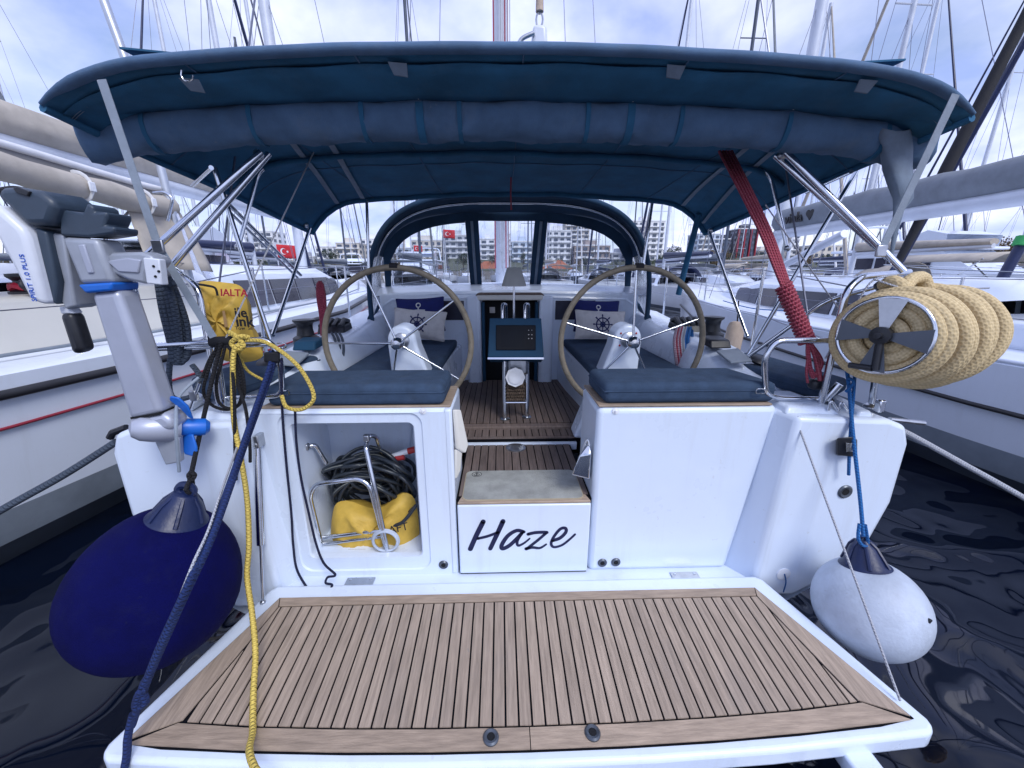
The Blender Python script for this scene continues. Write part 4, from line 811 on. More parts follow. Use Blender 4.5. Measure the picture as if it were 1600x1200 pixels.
# lamp, dish and basket on the table
lp = AY(803, 496, 2.92); lp.z = 1.405; lamp = empty('table_lamp', lp, 'small table lamp with pale grey tapered shade standing on the cockpit table', 'lamp')
sh0 = AY(806, 447, 2.92)
MB().lathe([(0, 0), (.028, 0), (.028, .008), (.016, .02), (.014, .05), (0, .05)], lp, n=16).build('base', 'porcelain', lamp); tube('stem', [lp + Vector((0, 0, .04)), (lp.x, lp.y, sh0.z + .04)], .008, 'steel', lamp)
MB().lathe([(.086, 0), (.089, .002), (.05, .125), (.045, .128), (.0, .128), (.0, .124), (.044, .122), (.084, .003)], (lp.x, lp.y, sh0.z), n=28).build('shade', 'lamp_shade', lamp, 50)
dp = AY(805, 589, 2.645); dish = empty('octagonal_dish', dp, 'white octagonal dish held between the steel legs of the cockpit table', 'dish')
MB().lathe([(0, .004), (.045, .004), (.066, .012), (.068, .014), (.068, .018), (.046, .010), (0, .009)], dp, Vector((0, -1, .12)), 8).build('plate', 'porcelain', dish, 20)
MB().lathe([(0, .012), (.025, .0125), (.044, .020), (.046, .020), (.046, .022), (.04, .020), (.024, .015), (0, .014)], dp, Vector((0, -1, .12)), 24).build('bowl', 'porcelain', dish)
bk = empty('wicker_basket', AY(805, 629, 2.66), 'brown wicker basket resting on the table crossbar below the white dish', 'basket')
bx0, bx1, bz0, bz1 = AY(791, 627, 2.66).x + .004, AY(820, 627, 2.66).x - .004, AY(805, 627, 2.66).z, AY(805, 603, 2.66).z
MB().b2(bx0, bx1, 2.66, 2.78, bz0, bz1).build('liner', 'wicker', bk, 30, bevel=.006)
for k in range(5):
    z = bz0 + .012 + k * (bz1 - bz0 - .02) / 4; MB().tube([(bx0 + (bx1 - bx0) * i / 16, 2.656 + .004 * math.cos(math.pi * (i + k)), z) for i in range(17)], .0075, 6).build('weave', 'wicker', bk)
# mat
mt = empty('door_mat', (.02, 1.84, .783), 'grey felt door mat with round anchor mark on the step above the name', 'mat')
mo = [(x, y) for x, y in rrect(-.282, .318, 1.700, 1.992, .035)]
MB().prism([(x, y, .7822) for x, y in mo], (0, 0, .004)).build('mat_border', 'mat_edge', mt, 0); MB().prism([((x - .018) * .985 + .018, (y - 1.846) * .97 + 1.846, .7862) for x, y in mo], (0, 0, .003)).build('mat_top', 'mat_felt', mt, 0)
c = AZ(745, 741, .7895); mb = MB(); mb.tube([c + Vector((.026 * math.cos(a), .026 * math.sin(a), 0)) for a in [2 * math.pi * k / 24 for k in range(24)]], .0016, 4, closed=True)
mb.tube([c + Vector((0, .02, 0)), c + Vector((0, -.016, 0))], .0026, 4); mb.tube([c + Vector((-.010, .012, 0)), c + Vector((.010, .012, 0))], .0024, 4); mb.tube([c + Vector((.014 * math.cos(a), -.002 + .014 * math.sin(a), 0)) for a in [math.pi + math.pi * k / 8 for k in range(9)]], .0022, 4); mb.build('anchor_mark', 'letter_black', mt)
# ------------------------------------------------------------------ things in the locker
YL0 = 1.80
lad = empty('boarding_ladder', AY(560, 870, 1.86), 'folded stainless boarding ladder standing inside the open locker', 'ladder')
def lt(pts, r=.0125): return tube('ladder_tube', bend([AY(*p) for p in pts], .035, 5), r, 'steel', lad, 10)
lt([(506, 868, 1.84), (483, 775, 1.80), (492, 757, 1.80), (560, 747, 1.80), (578, 758, 1.79), (606, 866, 1.77)]); lt([(573, 690, 1.86), (572, 700, 1.82), (585, 760, 1.78), (606, 864, 1.76)]); lt([(571, 690, 1.86), (578, 680, 1.86), (588, 682, 1.90), (596, 708, 1.96)], .011)
lt([(485, 800, 1.86), (473, 725, 1.86), (477, 700, 1.86), (492, 694, 1.88), (510, 724, 1.92)], .011); lt([(505, 840, 1.82), (600, 828, 1.80)], .011); lt([(504, 850, 1.82), (600, 838, 1.80)], .009)
for q in ((573, 684, 1.85), (478, 698, 1.85)): MB().box(AY(*q), (.03, .03, .035)).build('ladder_hook', 'steel_dull', lad, 30, bevel=.006)
hs = empty('hose_coil', AY(580, 850, 1.93), 'coiled dark grey hose with pale stripes stuffed into the open locker', 'hose')
for k in range(24):
    cx, cy = 583 + random.uniform(-14, 14), 762 + random.uniform(-26, 22); cc = AY(cx, cy, 1.93 + .10 * random.random()); rx, rz = .14 + .10 * random.random(), .10 + .075 * random.random(); rx = min(rx, .245); tl = random.uniform(-.4, .4); ph = random.random() * 6
    pts = [cc + Vector((rx * math.cos(a) * 1.0, .045 * math.sin(a * 2 + ph) - .05 * math.sin(a) + .02 * k / 24, rz * math.sin(a) + tl * rx * math.cos(a) * .5)) for a in [2 * math.pi * i / 40 for i in range(40)]]
    for p in pts: p.x = min(max(p.x, LX0 + .02), LX1 - .02); p.y = min(max(p.y, 1.83), 2.09); p.z = max(p.z, LZ0 + .09)
    lo = MB().tube(pts, .0105, 8, closed=True).build('hose_turn', 'hose', hs, 60)
    if k % 2: MB().tube([p + Vector((0, -.0072, .0055)) for p in pts], .0022, 4, closed=True).build('stripe', 'hose_stripe', lo)
tube('hose_turn', spline([AY(640, 800, 1.85), AY(650, 790, 1.84), AY(630, 815, 1.82), AY(612, 822, 1.82)], 6), .0095, 'hose', hs)
def puffy(outline, Y, thick, name, m, par, wr=.012, seed=1, rings=7):
    rnd = random.Random(seed); pts = spline([AY(x, y, Y) for x, y in outline], 4, True); c = sum(pts, Vector()) / len(pts); n_ = len(pts); mb = MB()
    for sg in (-1, 1):
        rs = []
        for k in range(rings + 1):
            s_ = 1 - k / rings; s_ = max(s_, .001); off = thick / 2 * (1 - s_ ** 2.4) ** .6
            rs.append([c + (p - c) * s_ + Vector((0, sg * (off + wr * math.sin(i * .9 + k * 1.3 + seed) * (1 - s_) * s_ * 3), 0)) for i, p in enumerate(pts)])
        mb.loft(rs, caps=False)
    return mb.build(name, m, par, 75)
yb = empty('yellow_dry_bag', AY(585, 870, 1.80), 'yellow bag with black print lying under the hose in the locker', 'bag')
puffy([(524, 868), (520, 800), (540, 782), (590, 795), (630, 770), (651, 790), (650, 866), (590, 870)], 1.90, .20, 'bag_body', 'bag_yellow', yb, .02, 3)
text('bag_print', 'AFT', .060, 'letter_black', AY(622, 826, 1.786), basis((1, 0, .25), (0, -1, .1)), yb, shear=.1); MB().box(AY(558, 862, 1.787), (.09, .001, .03)).build('print_panel', 'bag_tan', yb, 0)
text('bag_print', 'IMPORTANT'[:0] + '- - - -', .018, 'letter_black', AY(558, 859, 1.7855), basis((1, 0, 0), (0, -1, 0)), yb)
rg = empty('rubber_ring', AY(602, 866, 1.75), 'pale grey rope ring hanging on the ladder foot in the locker', 'ring'); cc = AY(602, 846, 1.755)
for k, (rx, rz) in enumerate(((.062, .058), (.066, .062))): MB().tube([cc + Vector((rx * math.cos(a), .008 * k, rz * math.sin(a))) for a in [2 * math.pi * i / 30 for i in range(30)]], .007, 8, closed=True).build('ring_turn', 'fender_white', rg)
nz = empty('hose_nozzle', AY(628, 710, 1.95), 'red and white hose nozzle lying on top of the hose coil', 'nozzle')
tube('barrel', [AY(612, 714, 1.95), AY(640, 704, 1.95)], .016, 'porcelain', nz); tube('grip', [AY(618, 716, 1.94), AY(632, 714, 1.94)], .016, 'red_plastic', nz); tube('tip', [AY(638, 705, 1.95), AY(649, 702, 1.95)], .018, 'red_plastic', nz)
# ------------------------------------------------------------------ electric outboard clamped to the rail
YO = 1.46
ob = empty('outboard_motor', AY(240, 700, YO), 'grey electric outboard motor with blue propeller clamped to the stern rail', 'motor')
def z3(pts): return [(x / 3, 240 + y / 3) for x, y in pts]
def slab(pts, y0, y1, name, m, par, bev=.01, tap=.0, seg=3):
    a = [AY(x, y, YO) for x, y in pts]; c = sum(a, Vector()) / len(a)
    return MB().hexa([c + (p - c) * (1 - tap) + Vector((0, y0, 0)) for p in a], [c + (p - c) + Vector((0, y1, 0)) for p in a]).build(name, m, par, 40, bevel=bev, seg=seg)
head = slab(z3([(95, 205), (130, 175), (195, 172), (300, 190), (370, 240), (372, 275), (345, 350), (240, 352)]), -.075, .075, 'motor_head', 'motor_dark', ob, .018, .04)
slab(z3([(345, 270), (450, 285), (470, 240), (500, 260), (500, 285), (560, 282), (560, 310), (545, 345), (595, 350), (592, 382), (480, 398), (345, 390)]), -.045, .05, 'tilt_mount', 'motor_dark', ob, .01)
slab(z3([(195, 185), (215, 178), (270, 200), (262, 222), (210, 205)]), -.082, -.07, 'head_latch', 'black_plastic', head, .003)
cowl = slab(z3([(65, 290), (105, 235), (235, 352), (262, 400), (340, 715), (265, 690), (205, 565)]), -.085, .055, 'battery_cowl', 'motor_white', ob, .018, .05)
slab(z3([(245, 352), (300, 375), (345, 600), (340, 705), (322, 690)]), -.055, .045, 'battery_side', 'motor_dark', ob, .008)
slab(z3([(290, 375), (350, 385), (400, 712), (355, 728), (335, 690), (345, 600)]), -.035, .06, 'battery_case', 'motor_grey', ob, .008)
slab(z3([(310, 745), (370, 742), (430, 922), (372, 938)]), -.03, .025, 'tiller_grip', 'black_plastic', ob, .018); slab(z3([(300, 715), (350, 722), (372, 748), (312, 750)]), -.02, .018, 'tiller_neck', 'motor_white', ob, .006)
a0, a1 = AY(88, 420, YO - .0), AY(97, 468, YO)
xa = AY(80, 405, YO) - AY(96, 465, YO); text('maker_lettering', 'SPIRIT 1.0 PLUS', .0215, 'letter_blue', AY(87, 434, YO) + Vector((.004, -.0862, 0)), basis(xa, (0, -1, 0)), cowl, sx=1.05)
slab(z3([(352, 395), (520, 405), (592, 605), (440, 612)]), -.05, .05, 'upper_leg', 'motor_grey', ob, .016); slab(z3([(440, 432), (470, 430), (512, 560), (485, 562)]), -.056, -.045, 'leg_rib', 'motor_light', ob, .004)
slab(z3([(435, 612), (592, 602), (590, 640), (472, 652)]), -.055, .055, 'blue_collar', 'motor_blue', ob, .008)
leg = slab([(157, 456), (200, 452), (266, 640), (217, 652)], -.042, .05, 'lower_leg', 'motor_light', ob, .022, seg=4)
slab([(219, 646), (263, 639), (264, 642), (220, 649)], -.0425, .0505, 'leg_joint', 'dark_void', ob, .0)
slab([(214, 651), (266, 640), (282, 652), (282, 668), (208, 668)], -.040, .048, 'gearcase_neck', 'motor_light', ob, .02)
pa, pb = AY(212, 670, YO - .05), AY(283, 668, YO + .03); ax = (pb - pa).normalized(); ln = (pb - pa).length
MB().lathe([(0, -.02), (.03, -.012), (.046, .012), (.053, .05), (.053, ln * .75), (.045, ln), (0, ln)], pa, ax, 24).build('gearcase', 'motor_light', ob)
slab([(243, 684), (283, 682), (286, 720), (262, 725)], -.012, .012, 'skeg', 'motor_grey', ob, .006)
pr_ = MB().lathe([(0, -.02), (.03, -.018), (.036, 0), (.034, .06), (.02, .075), (0, .075)], pb + ax * .015, ax, 20).build('propeller', 'motor_blue', ob)
def blade(pts, tw):
    a = [AY(x, y, YO + .03) for x, y in pts]; c = a[0]; MB().hexa([p + Vector((0, tw * (p - c).length - .004, 0)) for p in a], [p + Vector((0, tw * (p - c).length + .006, 0)) for p in a]).build('blade', 'motor_blue', pr_, 40, bevel=.004)
blade([(296, 652), (286, 636), (274, 622), (276, 615), (288, 618), (299, 632), (303, 654)], -.3); blade([(286, 680), (306, 676), (314, 694), (316, 704), (309, 708), (296, 706), (288, 695)], -.3)
slab(z3([(525, 490), (560, 465), (690, 462), (745, 480), (760, 510), (720, 560), (720, 612), (640, 595), (570, 565), (545, 545)]), -.03, .05, 'clamp_plate', 'motor_grey', ob, .012); slab(z3([(545, 505), (640, 490), (700, 500), (690, 560), (600, 555)]), -.036, -.026, 'clamp_inset', 'motor_light', ob, .004)
tube('clamp_arm', [AY(225, 415, YO), AY(262, 425, 1.72)], .02, 'motor_grey', ob); MB().box(AY(244, 424, YO - .02), (.052, .03, .085), eul(0, 6, 0)).build('clamp_pad', 'motor_white', ob, 30, bevel=.004)
for q in ((240, 416), (248, 424), (243, 432)): MB().ball(AY(q[0], q[1], YO - .036), .0045, 5).build('screw', 'dark_void', ob)
tube('power_cable', spline([AY(42, 298, YO), AY(15, 295, YO), AY(-20, 305, YO + .1), AY(-60, 330, YO + .2)], 6), .009, 'webbing_black', ob)
tube('tilt_cord', spline([AY(310, 590, 1.60), AY(280, 620, 1.52), AY(275, 660, 1.40), AY(277, 700, 1.39), AY(280, 737, 1.40)], 6), .006, 'strap', ob, 6)
tube('tilt_lever', [AY(312, 598, 1.62), AY(297, 640, 1.64)], .006, 'steel', ob); MB().box(AY(303, 618, 1.63), (.03, .02, .045)).build('lever_bracket', 'steel_dull', ob, 30, bevel=.005)
# ------------------------------------------------------------------ fenders
c = AY(246, 922, 1.29); eye = AY(291, 764, 1.36); axv = (eye - c).normalized(); h = (eye - c).length
fd = empty('ball_fender', c - Vector((0, 0, .35)), 'huge round fender in a dark navy cloth cover hanging beside the platform', 'fender')
rr = .272
egg = lambda a: (rr * math.sin(a) * (1 if a < 1.57 else (1 - .10 * ((a - 1.57) / 1.57))), -rr * (1.0 if a < 1.57 else 1.22) * math.cos(a))
prof = [(0, -rr)] + [egg(math.pi * k / 26) for k in range(1, 23)]
lastr, lastz = egg(math.pi * 22 / 26)
prof += [(lastr - .012, lastz + .006), (lastr - .02, lastz + .008)]
MB().lathe(prof + [(0, lastz + .005)], c, axv, 48).build('cloth_cover', 'navy_cover', fd, 60)
MB().lathe([(0, lastz), (lastr - .015, lastz + .004), (lastr - .03, lastz + .016), (.064, h * .86), (.048, h * .91), (.040, h * .95), (.036, h * .965), (0, h * .97)], c, axv, 36).build('vinyl_neck', 'navy_vinyl', fd, 60)
sx_ = axv.cross(Vector((0, -1, 0))).normalized()
MB().tube([eye - axv * .005 + sx_ * (.026 * math.cos(a)) + axv * (.020 * math.sin(a)) for a in [2 * math.pi * k / 20 for k in range(20)]], .015, 8, closed=True).build('rope_eye', 'navy_vinyl', fd)
for k in range(6):
    a = 2 * math.pi * k / 6; d = sx_ * math.cos(a) + axv.cross(sx_) * math.sin(a); MB().tube([c + axv * (h * .94) + d * .035, c + axv * (h * .86) + d * .062, c + axv * (lastz + .016) + d * (lastr - .03)], .008, 6).build('neck_rib', 'navy_vinyl', fd)
def rope(name, label, cat, parts, m, n=8):
    """parts: list of (points, radius, part name)"""
    e = empty(name, parts[0][0][0], label, cat)
    for pts, r_, pn in parts: MB().tube(spline(pts, 7), r_, n).build(pn, m, e, 60)
    return e
def Q(*l): return [AY(*p) for p in l]
rope('fender_line', 'black line from the stern rail to the navy fender', 'rope', [(Q((346, 535, 1.69), (330, 600, 1.62), (312, 680, 1.52), (300, 735, 1.40), (294, 764, 1.35)), .0085, 'line'), (Q((301, 738, 1.385), (295, 742, 1.37), (299, 750, 1.37), (304, 742, 1.375), (296, 736, 1.375)), .008, 'knot'), (Q((298, 748, 1.375), (291, 763, 1.33), (296, 770, 1.345), (301, 760, 1.38), (300, 745, 1.38)), .0075, 'bight')], 'rope_black')
c = AY(1357, 948, 1.34); eye = AY(1348, 848, 1.42); axv = (eye - c).normalized(); h = (eye - c).length; rr = .202
fw = empty('ball_fender', c - Vector((0, 0, .25)), 'pale grey round fender with navy top hanging on a light blue line', 'fender')
prof = [(0, -rr)] + [(rr * math.sin(a), -rr * math.cos(a)) for a in [math.pi * k / 24 for k in range(1, 21)]]; lr, lz = prof[-1]
MB().lathe(prof + [(lr - .012, lz + .004), (0, lz + .004)], c, axv, 44).build('ball', 'fender_white', fw, 60)
MB().lathe([(0, lz), (lr - .01, lz + .004), (lr * .72, lz + .02), (.045, h * .95), (.03, h * 1.0), (.024, h * 1.05), (0, h * 1.05)], c, axv, 32).build('vinyl_neck', 'navy_vinyl', fw, 60)
sx_ = axv.cross(Vector((0, -1, 0))).normalized(); sy_ = axv.cross(sx_)
for k in range(6):
    a = 2 * math.pi * k / 6; d = sx_ * math.cos(a) + sy_ * math.sin(a); MB().tube([c + axv * (h * 1.03) + d * .025, c + axv * (h * .95) + d * .046, c + axv * (lz + .012) + d * (lr - .02)], .007, 6).build('neck_rib', 'navy_vinyl', fw)
MB().tube([eye + axv * .012 + sx_ * (.018 * math.cos(a)) + axv * (.016 * math.sin(a)) for a in [2 * math.pi * k / 16 for k in range(16)]], .009, 8, closed=True).build('rope_eye', 'navy_vinyl', fw)
for az in (.55,): MB().tube([c + (sx_ * math.sin(t) * math.cos(az) - sy_ * math.sin(t) * math.sin(az) * -1 - axv * math.cos(t)) * (rr + .0005) for t in [R(q) for q in range(20, 131, 6)]], .0022, 4).build('moulding_seam', 'fender_white', fw)
vv = c + (AY(1435, 968, 1.2) - c).normalized() * rr * .98; MB().box(vv, (.014, .01, .03), eul(0, 25, 0)).build('valve', 'black_plastic', fw, 30, bevel=.003)
rope('fender_line', 'light blue line from the stern rail down to the pale fender', 'rope', [(Q((1318, 545, 1.69), (1326, 600, 1.66), (1333, 680, 1.56), (1344, 780, 1.45), (1349, 838, 1.40)), .0075, 'line'), (Q((1338, 545, 1.69), (1334, 610, 1.65), (1328, 690, 1.57), (1326, 742, 1.565)), .0065, 'tail'), (Q((1343, 818, 1.41), (1341, 840, 1.39), (1348, 852, 1.385), (1356, 850, 1.40), (1352, 820, 1.41)), .0065, 'bight'), (Q((1324, 590, 1.655), (1334, 596, 1.645), (1328, 606, 1.64), (1322, 612, 1.65)), .007, 'hitch')], 'rope_sky')
# ------------------------------------------------------------------ ropes on the left rail
rope('mooring_rope', 'bright yellow rope knotted on the stern rail and falling across the platform', 'rope', [
    (Q((382, 536, 1.67), (366, 548, 1.655), (364, 600, 1.63), (366, 660, 1.60), (377, 720, 1.55), (386, 780, 1.50), (389, 850, 1.42), (386, 900, 1.37), (394, 960, 1.28), (399, 1020, 1.19), (396, 1080, 1.09), (395, 1140, .98), (398, 1200, .84)) + [Vector((-.50, .62, .42)), Vector((-.48, .48, .1)), Vector((-.47, .42, -.08))], .0105, 'line'),
    (Q((358, 519, 1.69), (372, 528, 1.67), (380, 540, 1.665), (372, 546, 1.665), (362, 536, 1.67), (376, 526, 1.665), (390, 528, 1.68)), .0105, 'hitch'),
    (Q((385, 532, 1.68), (410, 533, 1.67), (435, 546, 1.66), (460, 566, 1.64), (476, 586, 1.63), (489, 612, 1.62), (488, 628, 1.62), (470, 640, 1.63), (448, 636, 1.64), (440, 618, 1.66)), .0085, 'bight'),
    (Q((372, 540, 1.70), (376, 560, 1.72), (388, 580, 1.74), (412, 594, 1.74)), .006, 'tail')], 'rope_yellow')
rope('stern_line', 'doubled dark blue rope running from the rail to the platform corner', 'rope', [
    (Q((424, 548, 1.68), (422, 572, 1.66), (395, 650, 1.52), (350, 780, 1.22), (300, 900, 1.0), (250, 1010, .96), (215, 1100, .95)), .0105, 'line'), (Q((430, 560, 1.68), (418, 600, 1.64), (385, 690, 1.46), (335, 830, 1.10), (285, 940, .98), (232, 1060, .95), (206, 1135, .94)), .0105, 'line'),
    (Q((236, 1050, .95), (222, 1075, .945), (228, 1096, .945), (212, 1105, .94), (218, 1082, .94), (230, 1078, .945)), .0105, 'knot'), (Q((208, 1115, .94), (200, 1150, .93), (192, 1210, .9)) + [Vector((-1.30, .74, .12)), Vector((-1.31, .66, -.1))], .011, 'line')], 'rope_blue')
rope('thin_line', 'thin white line beside the doubled blue rope', 'rope', [(Q((370, 700, 1.56), (345, 770, 1.24), (325, 830, 1.10), (300, 885, 1.01), (262, 985, .965)), .0045, 'line')], 'rope_white')
tube('wrapped_sleeve', [AY(331, 535, 1.715), AY(366, 533, 1.712)], .0235, 'webbing_black', yacht, 12)
rope('cord_hank', 'tangle of black cords tied to the stern rail near the yellow rope', 'rope', [
    (Q((340, 540, 1.69), (325, 580, 1.67), (318, 612, 1.665), (330, 632, 1.66), (352, 640, 1.66), (372, 634, 1.66), (382, 612, 1.66), (376, 570, 1.67), (362, 540, 1.69)), .0065, 'loop'),
    (Q((352, 540, 1.69), (345, 570, 1.67), (338, 600, 1.66), (342, 628, 1.655), (358, 638, 1.65), (374, 630, 1.65), (378, 600, 1.66), (368, 560, 1.67), (355, 540, 1.69)), .0065, 'loop'),
    (Q((366, 545, 1.68), (372, 600, 1.64), (384, 640, 1.59), (390, 690, 1.58), (391, 722, 1.58)), .0065, 'tail'), (Q((360, 540, 1.68), (366, 620, 1.60), (367, 690, 1.58), (369, 750, 1.575)), .0065, 'tail'), (Q((344, 540, 1.69), (328, 560, 1.68), (316, 590, 1.67)), .006, 'tail')], 'rope_black')
MB().hexa(Q((412, 550, 1.69), (438, 548, 1.69), (438, 568, 1.69), (412, 566, 1.69)), Q((414, 552, 1.66), (436, 550, 1.66), (436, 566, 1.66), (414, 565, 1.66))).build('rail_pad', 'webbing_black', yacht, 30, bevel=.006)
rope('thin_line', 'thin navy cord hanging straight past the locker edge to the platform hinge', 'rope', [(Q((440, 560, 1.67), (441, 640, 1.68), (447, 720, 1.68), (455, 800, 1.67), (458, 850, 1.665), (464, 890, 1.66), (482, 922, 1.60)), .0055, 'line')], 'rope_navy')
rope('thin_line', 'thin navy cord crossing the locker opening and ending in a squiggle', 'rope', [(Q((461, 640, 1.685), (463, 690, 1.68), (470, 745, 1.68), (482, 800, 1.68), (494, 850, 1.67), (506, 880, 1.66), (524, 898, 1.60), (512, 902, 1.60), (509, 911, 1.59), (519, 914, 1.585), (513, 924, 1.58)), .0055, 'line')], 'rope_navy')
hk = [(Q((252 + d, 432, 1.74), (262 + d * 1.5, 480, 1.72 - d * .002), (272 + d * 1.2, 530, 1.72), (276 + d * .7, 565, 1.73), (290 - d * .4, 556, 1.74), (286 - d, 510, 1.75), (270 - d, 460, 1.75), (262, 432, 1.75)), .013, 'loop') for d in (-6, -2, 3, 7)]
hk += [(Q((266, 560, 1.73), (264, 600, 1.72), (272, 622, 1.70), (300, 618, 1.70), (312, 590, 1.72), (300, 570, 1.73)), .011, 'tail'), (Q((252, 436, 1.72), (264, 444, 1.70), (280, 440, 1.72)), .012, 'wrap')]
rope('rope_hank', 'hank of dark grey rope hanging on the rail behind the outboard leg', 'rope', hk, 'rope_grey')
bg_ = empty('yellow_bag', AY(360, 562, 1.86), 'faded yellow rescue bag with red and black lettering tied to the stern rail', 'bag')
puffy([(309, 446), (320, 439), (348, 441), (374, 446), (384, 462), (390, 500), (398, 528), (411, 556), (384, 566), (346, 562), (336, 545), (326, 515), (316, 480)], 1.90, .17, 'bag_body', 'bag_yellow', bg_, .022, 2)
tx = basis(Vector((1, 0, -.03)), (0.05, -1, .0))
text('red_lettering', 'IALTA', .042, 'letter_red', AY(365, 458, 1.800), tx, bg_, shear=.1, bold=.018); text('black_lettering', 'ile', .058, 'letter_black', AY(376, 489, 1.796), tx, bg_, bold=.025); text('black_lettering', 'ink', .062, 'letter_black', AY(382, 503, 1.796), tx, bg_, bold=.025); text('small_lettering', 'Rescue Sling'[:0] + 'Tow  Sil', .022, 'letter_black', AY(381, 513, 1.797), tx, bg_)
MB().hexa(Q((347, 486, 1.81), (351, 485, 1.81), (356, 510, 1.81), (351, 512, 1.81)), Q((347, 486, 1.80), (351, 485, 1.80), (356, 510, 1.80), (351, 512, 1.80))).build('bag_tab', 'bag_tan', bg_, 0)
tube('bag_tie', spline(Q((308, 444, 1.84), (322, 446, 1.80), (336, 450, 1.80), (340, 462, 1.80)), 5), .005, 'webbing_black', bg_, 6)
rope('rope_hank', 'crimson line hanging in a hank on the guard wire', 'rope', [(Q((500 + d * .7, 438 + abs(d), 2.90 - .01 * (d % 2)), (502 + d * 1.1, 465, 2.88), (505 + d * .8, 500 + d, 2.87), (506 + d * .6, 537 - 2 * abs(d), 2.86)), .0105, 'strand') for d in (-5, -3, -1, 1, 3, 5)], 'rope_red')
# ------------------------------------------------------------------ mainsheet, drum and ropes on the right
ms = empty('mainsheet_tackle', AY(1268, 590, 1.74), 'red and white rope tackle slanting from the bimini to a tight coil', 'rope')
for k, d in enumerate((-9, -4, 1, 6, 10)): MB().tube(spline(Q((1133 + d * 1.0, 236, 2.25), (1190 + d * .9, 350, 2.02), (1222 + d * .7, 432, 1.88), (1246 + d * .4, 495, 1.80)), 5), .0075, 7).build('fall', 'rope_red', ms, 60)
a, b = AY(1224, 446, 1.86), AY(1262, 536, 1.78); d = (b - a); dn = d.normalized(); u1 = dn.cross(Vector((0, 1, 0))).normalized(); u2 = dn.cross(u1); pts = []
for i in range(17 * 14): t = i / (17 * 14); an = 2 * math.pi * i / 14; pts.append(a + d * t + (u1 * math.cos(an) + u2 * math.sin(an)) * .030)
MB().tube(pts, .0085, 7).build('lashed_coil', 'rope_red', ms, 60); tube('coil_core', [a, b], .026, 'rope_red', ms)
for k in range(6): dd = random.uniform(-8, 8); MB().tube(spline(Q((1262, 534, 1.77), (1266 + dd, 552, 1.74), (1270 + dd * 1.4, 575, 1.73), (1276 + dd, 590 + random.uniform(-6, 5), 1.73), (1282 - dd * .6, 566, 1.74), (1268, 538, 1.76)), 5), .0075, 7).build('tail_loop', 'rope_red', ms, 60)
tube('tail', spline(Q((1262, 560, 1.73), (1260, 580, 1.72), (1262, 598, 1.72)), 4), .0055, 'rope_red', ms); MB().box(AY(1275, 600, 1.76), (.06, .05, .05)).build('sheet_block', 'black_plastic', ms, 30, bevel=.015)
tube('sheet_strop', spline(Q((1275, 598, 1.76), (1288, 590, 1.76), (1290, 612, 1.76), (1300, 628, 1.74)), 5), .010, 'webbing_black', ms)
dr = empty('rope_drum', AY(1440, 605, 1.75), 'thick tan mooring rope wound on a steel drum with four blades', 'rope drum')
d0, d1 = AY(1382, 524, 1.52), AY(1470, 520, 1.86); ax = (d1 - d0).normalized(); L_ = (d1 - d0).length
u1 = ax.cross(Vector((0, 0, 1))).normalized(); u2 = u1.cross(ax)
def circ(c, r_, tilt=0, n=44, ph=0, egg=0): return [c + (u1 * math.cos(a) + u2 * math.sin(a)) * (r_ + egg * math.sin(a * 2 + ph)) + ax * tilt * math.cos(a + ph) for a in [2 * math.pi * k / n for k in range(n)]]
for k in range(7):
    t = k / 6; MB().tube(circ(d0 + ax * (.035 + t * (L_ - .035)) - u2 * .012, .166 + .034 * math.sin(math.pi * min(1, t * 1.1) * .62) + (.006 if k % 2 else -.004), .012 + .014 * (k % 3), 56, 1.0 + .9 * k, .005), .0275, 14, closed=True).build('rope_turn', 'rope_tan', dr, 60)
for r_, z_ in ((.052, .02), (.098, .012), (.142, .018)): MB().tube(circ(d0 + ax * z_, r_, .006, 40, r_ * 60, .004), .027, 10, closed=True).build('rope_turn', 'rope_tan', dr, 60)
tube('core', [d0 + ax * .03, d1], .145, 'rope_tan', dr, 24)
MB().tube(circ(d0 - ax * .022, .146, n=48), .0075, 8, closed=True).build('rim', 'steel', dr, 60)
for k in range(4):
    a = R(88 + 90 * k); dv = u1 * math.cos(a) + u2 * math.sin(a); tv = ax.cross(dv); q = [d0 - ax * .026 + dv * .02 - tv * .012, d0 - ax * .026 + dv * .142 - tv * .045, d0 - ax * .026 + dv * .142 + tv * .045, d0 - ax * .026 + dv * .02 + tv * .012]
    MB().prism(q, -ax * .004).build('blade', 'blade_grey' if k else 'steel_dull', dr, 0)
MB().lathe([(0, -.02), (.034, -.02), (.034, .02), (.014, .024), (.012, .045), (0, .046)], d0 - ax * .03, -ax, 18).build('hub', 'black_plastic', dr)
tube('crank', [d0 - ax * .036, d0 - ax * .036 - u2 * .135 + u1 * .01], .013, 'black_plastic', dr); tube('crank_grip', [d0 - ax * .036 - u2 * .132, d0 - ax * .036 - u2 * .132 + u1 * -.075], .012, 'black_plastic', dr)
tube('rope_tail', spline(Q((1380, 448, 1.70), (1395, 440, 1.66), (1412, 452, 1.62), (1405, 468, 1.62), (1420, 440, 1.66), (1440, 434, 1.70), (1450, 452, 1.70), (1470, 462, 1.72)), 6), .026, 'rope_tan', dr, 10)
tube('drum_bracket', [d1, AY(1388, 500, 1.80)], .016, 'steel', dr); tube('drum_bracket', [d0 + ax * .1 + u2 * .10, AY(1372, 445, 1.74)], .018, 'black_plastic', dr)
rope('thin_line', 'thin white cord looping over the drum of tan rope', 'rope', [(Q((1290, 560, 1.72), (1330, 490, 1.68), (1362, 440, 1.66), (1400, 430, 1.70)), .004, 'line'), (Q((1365, 436, 1.66), (1420, 452, 1.62), (1480, 452, 1.72), (1545, 450, 1.85)), .004, 'line')], 'rope_white')
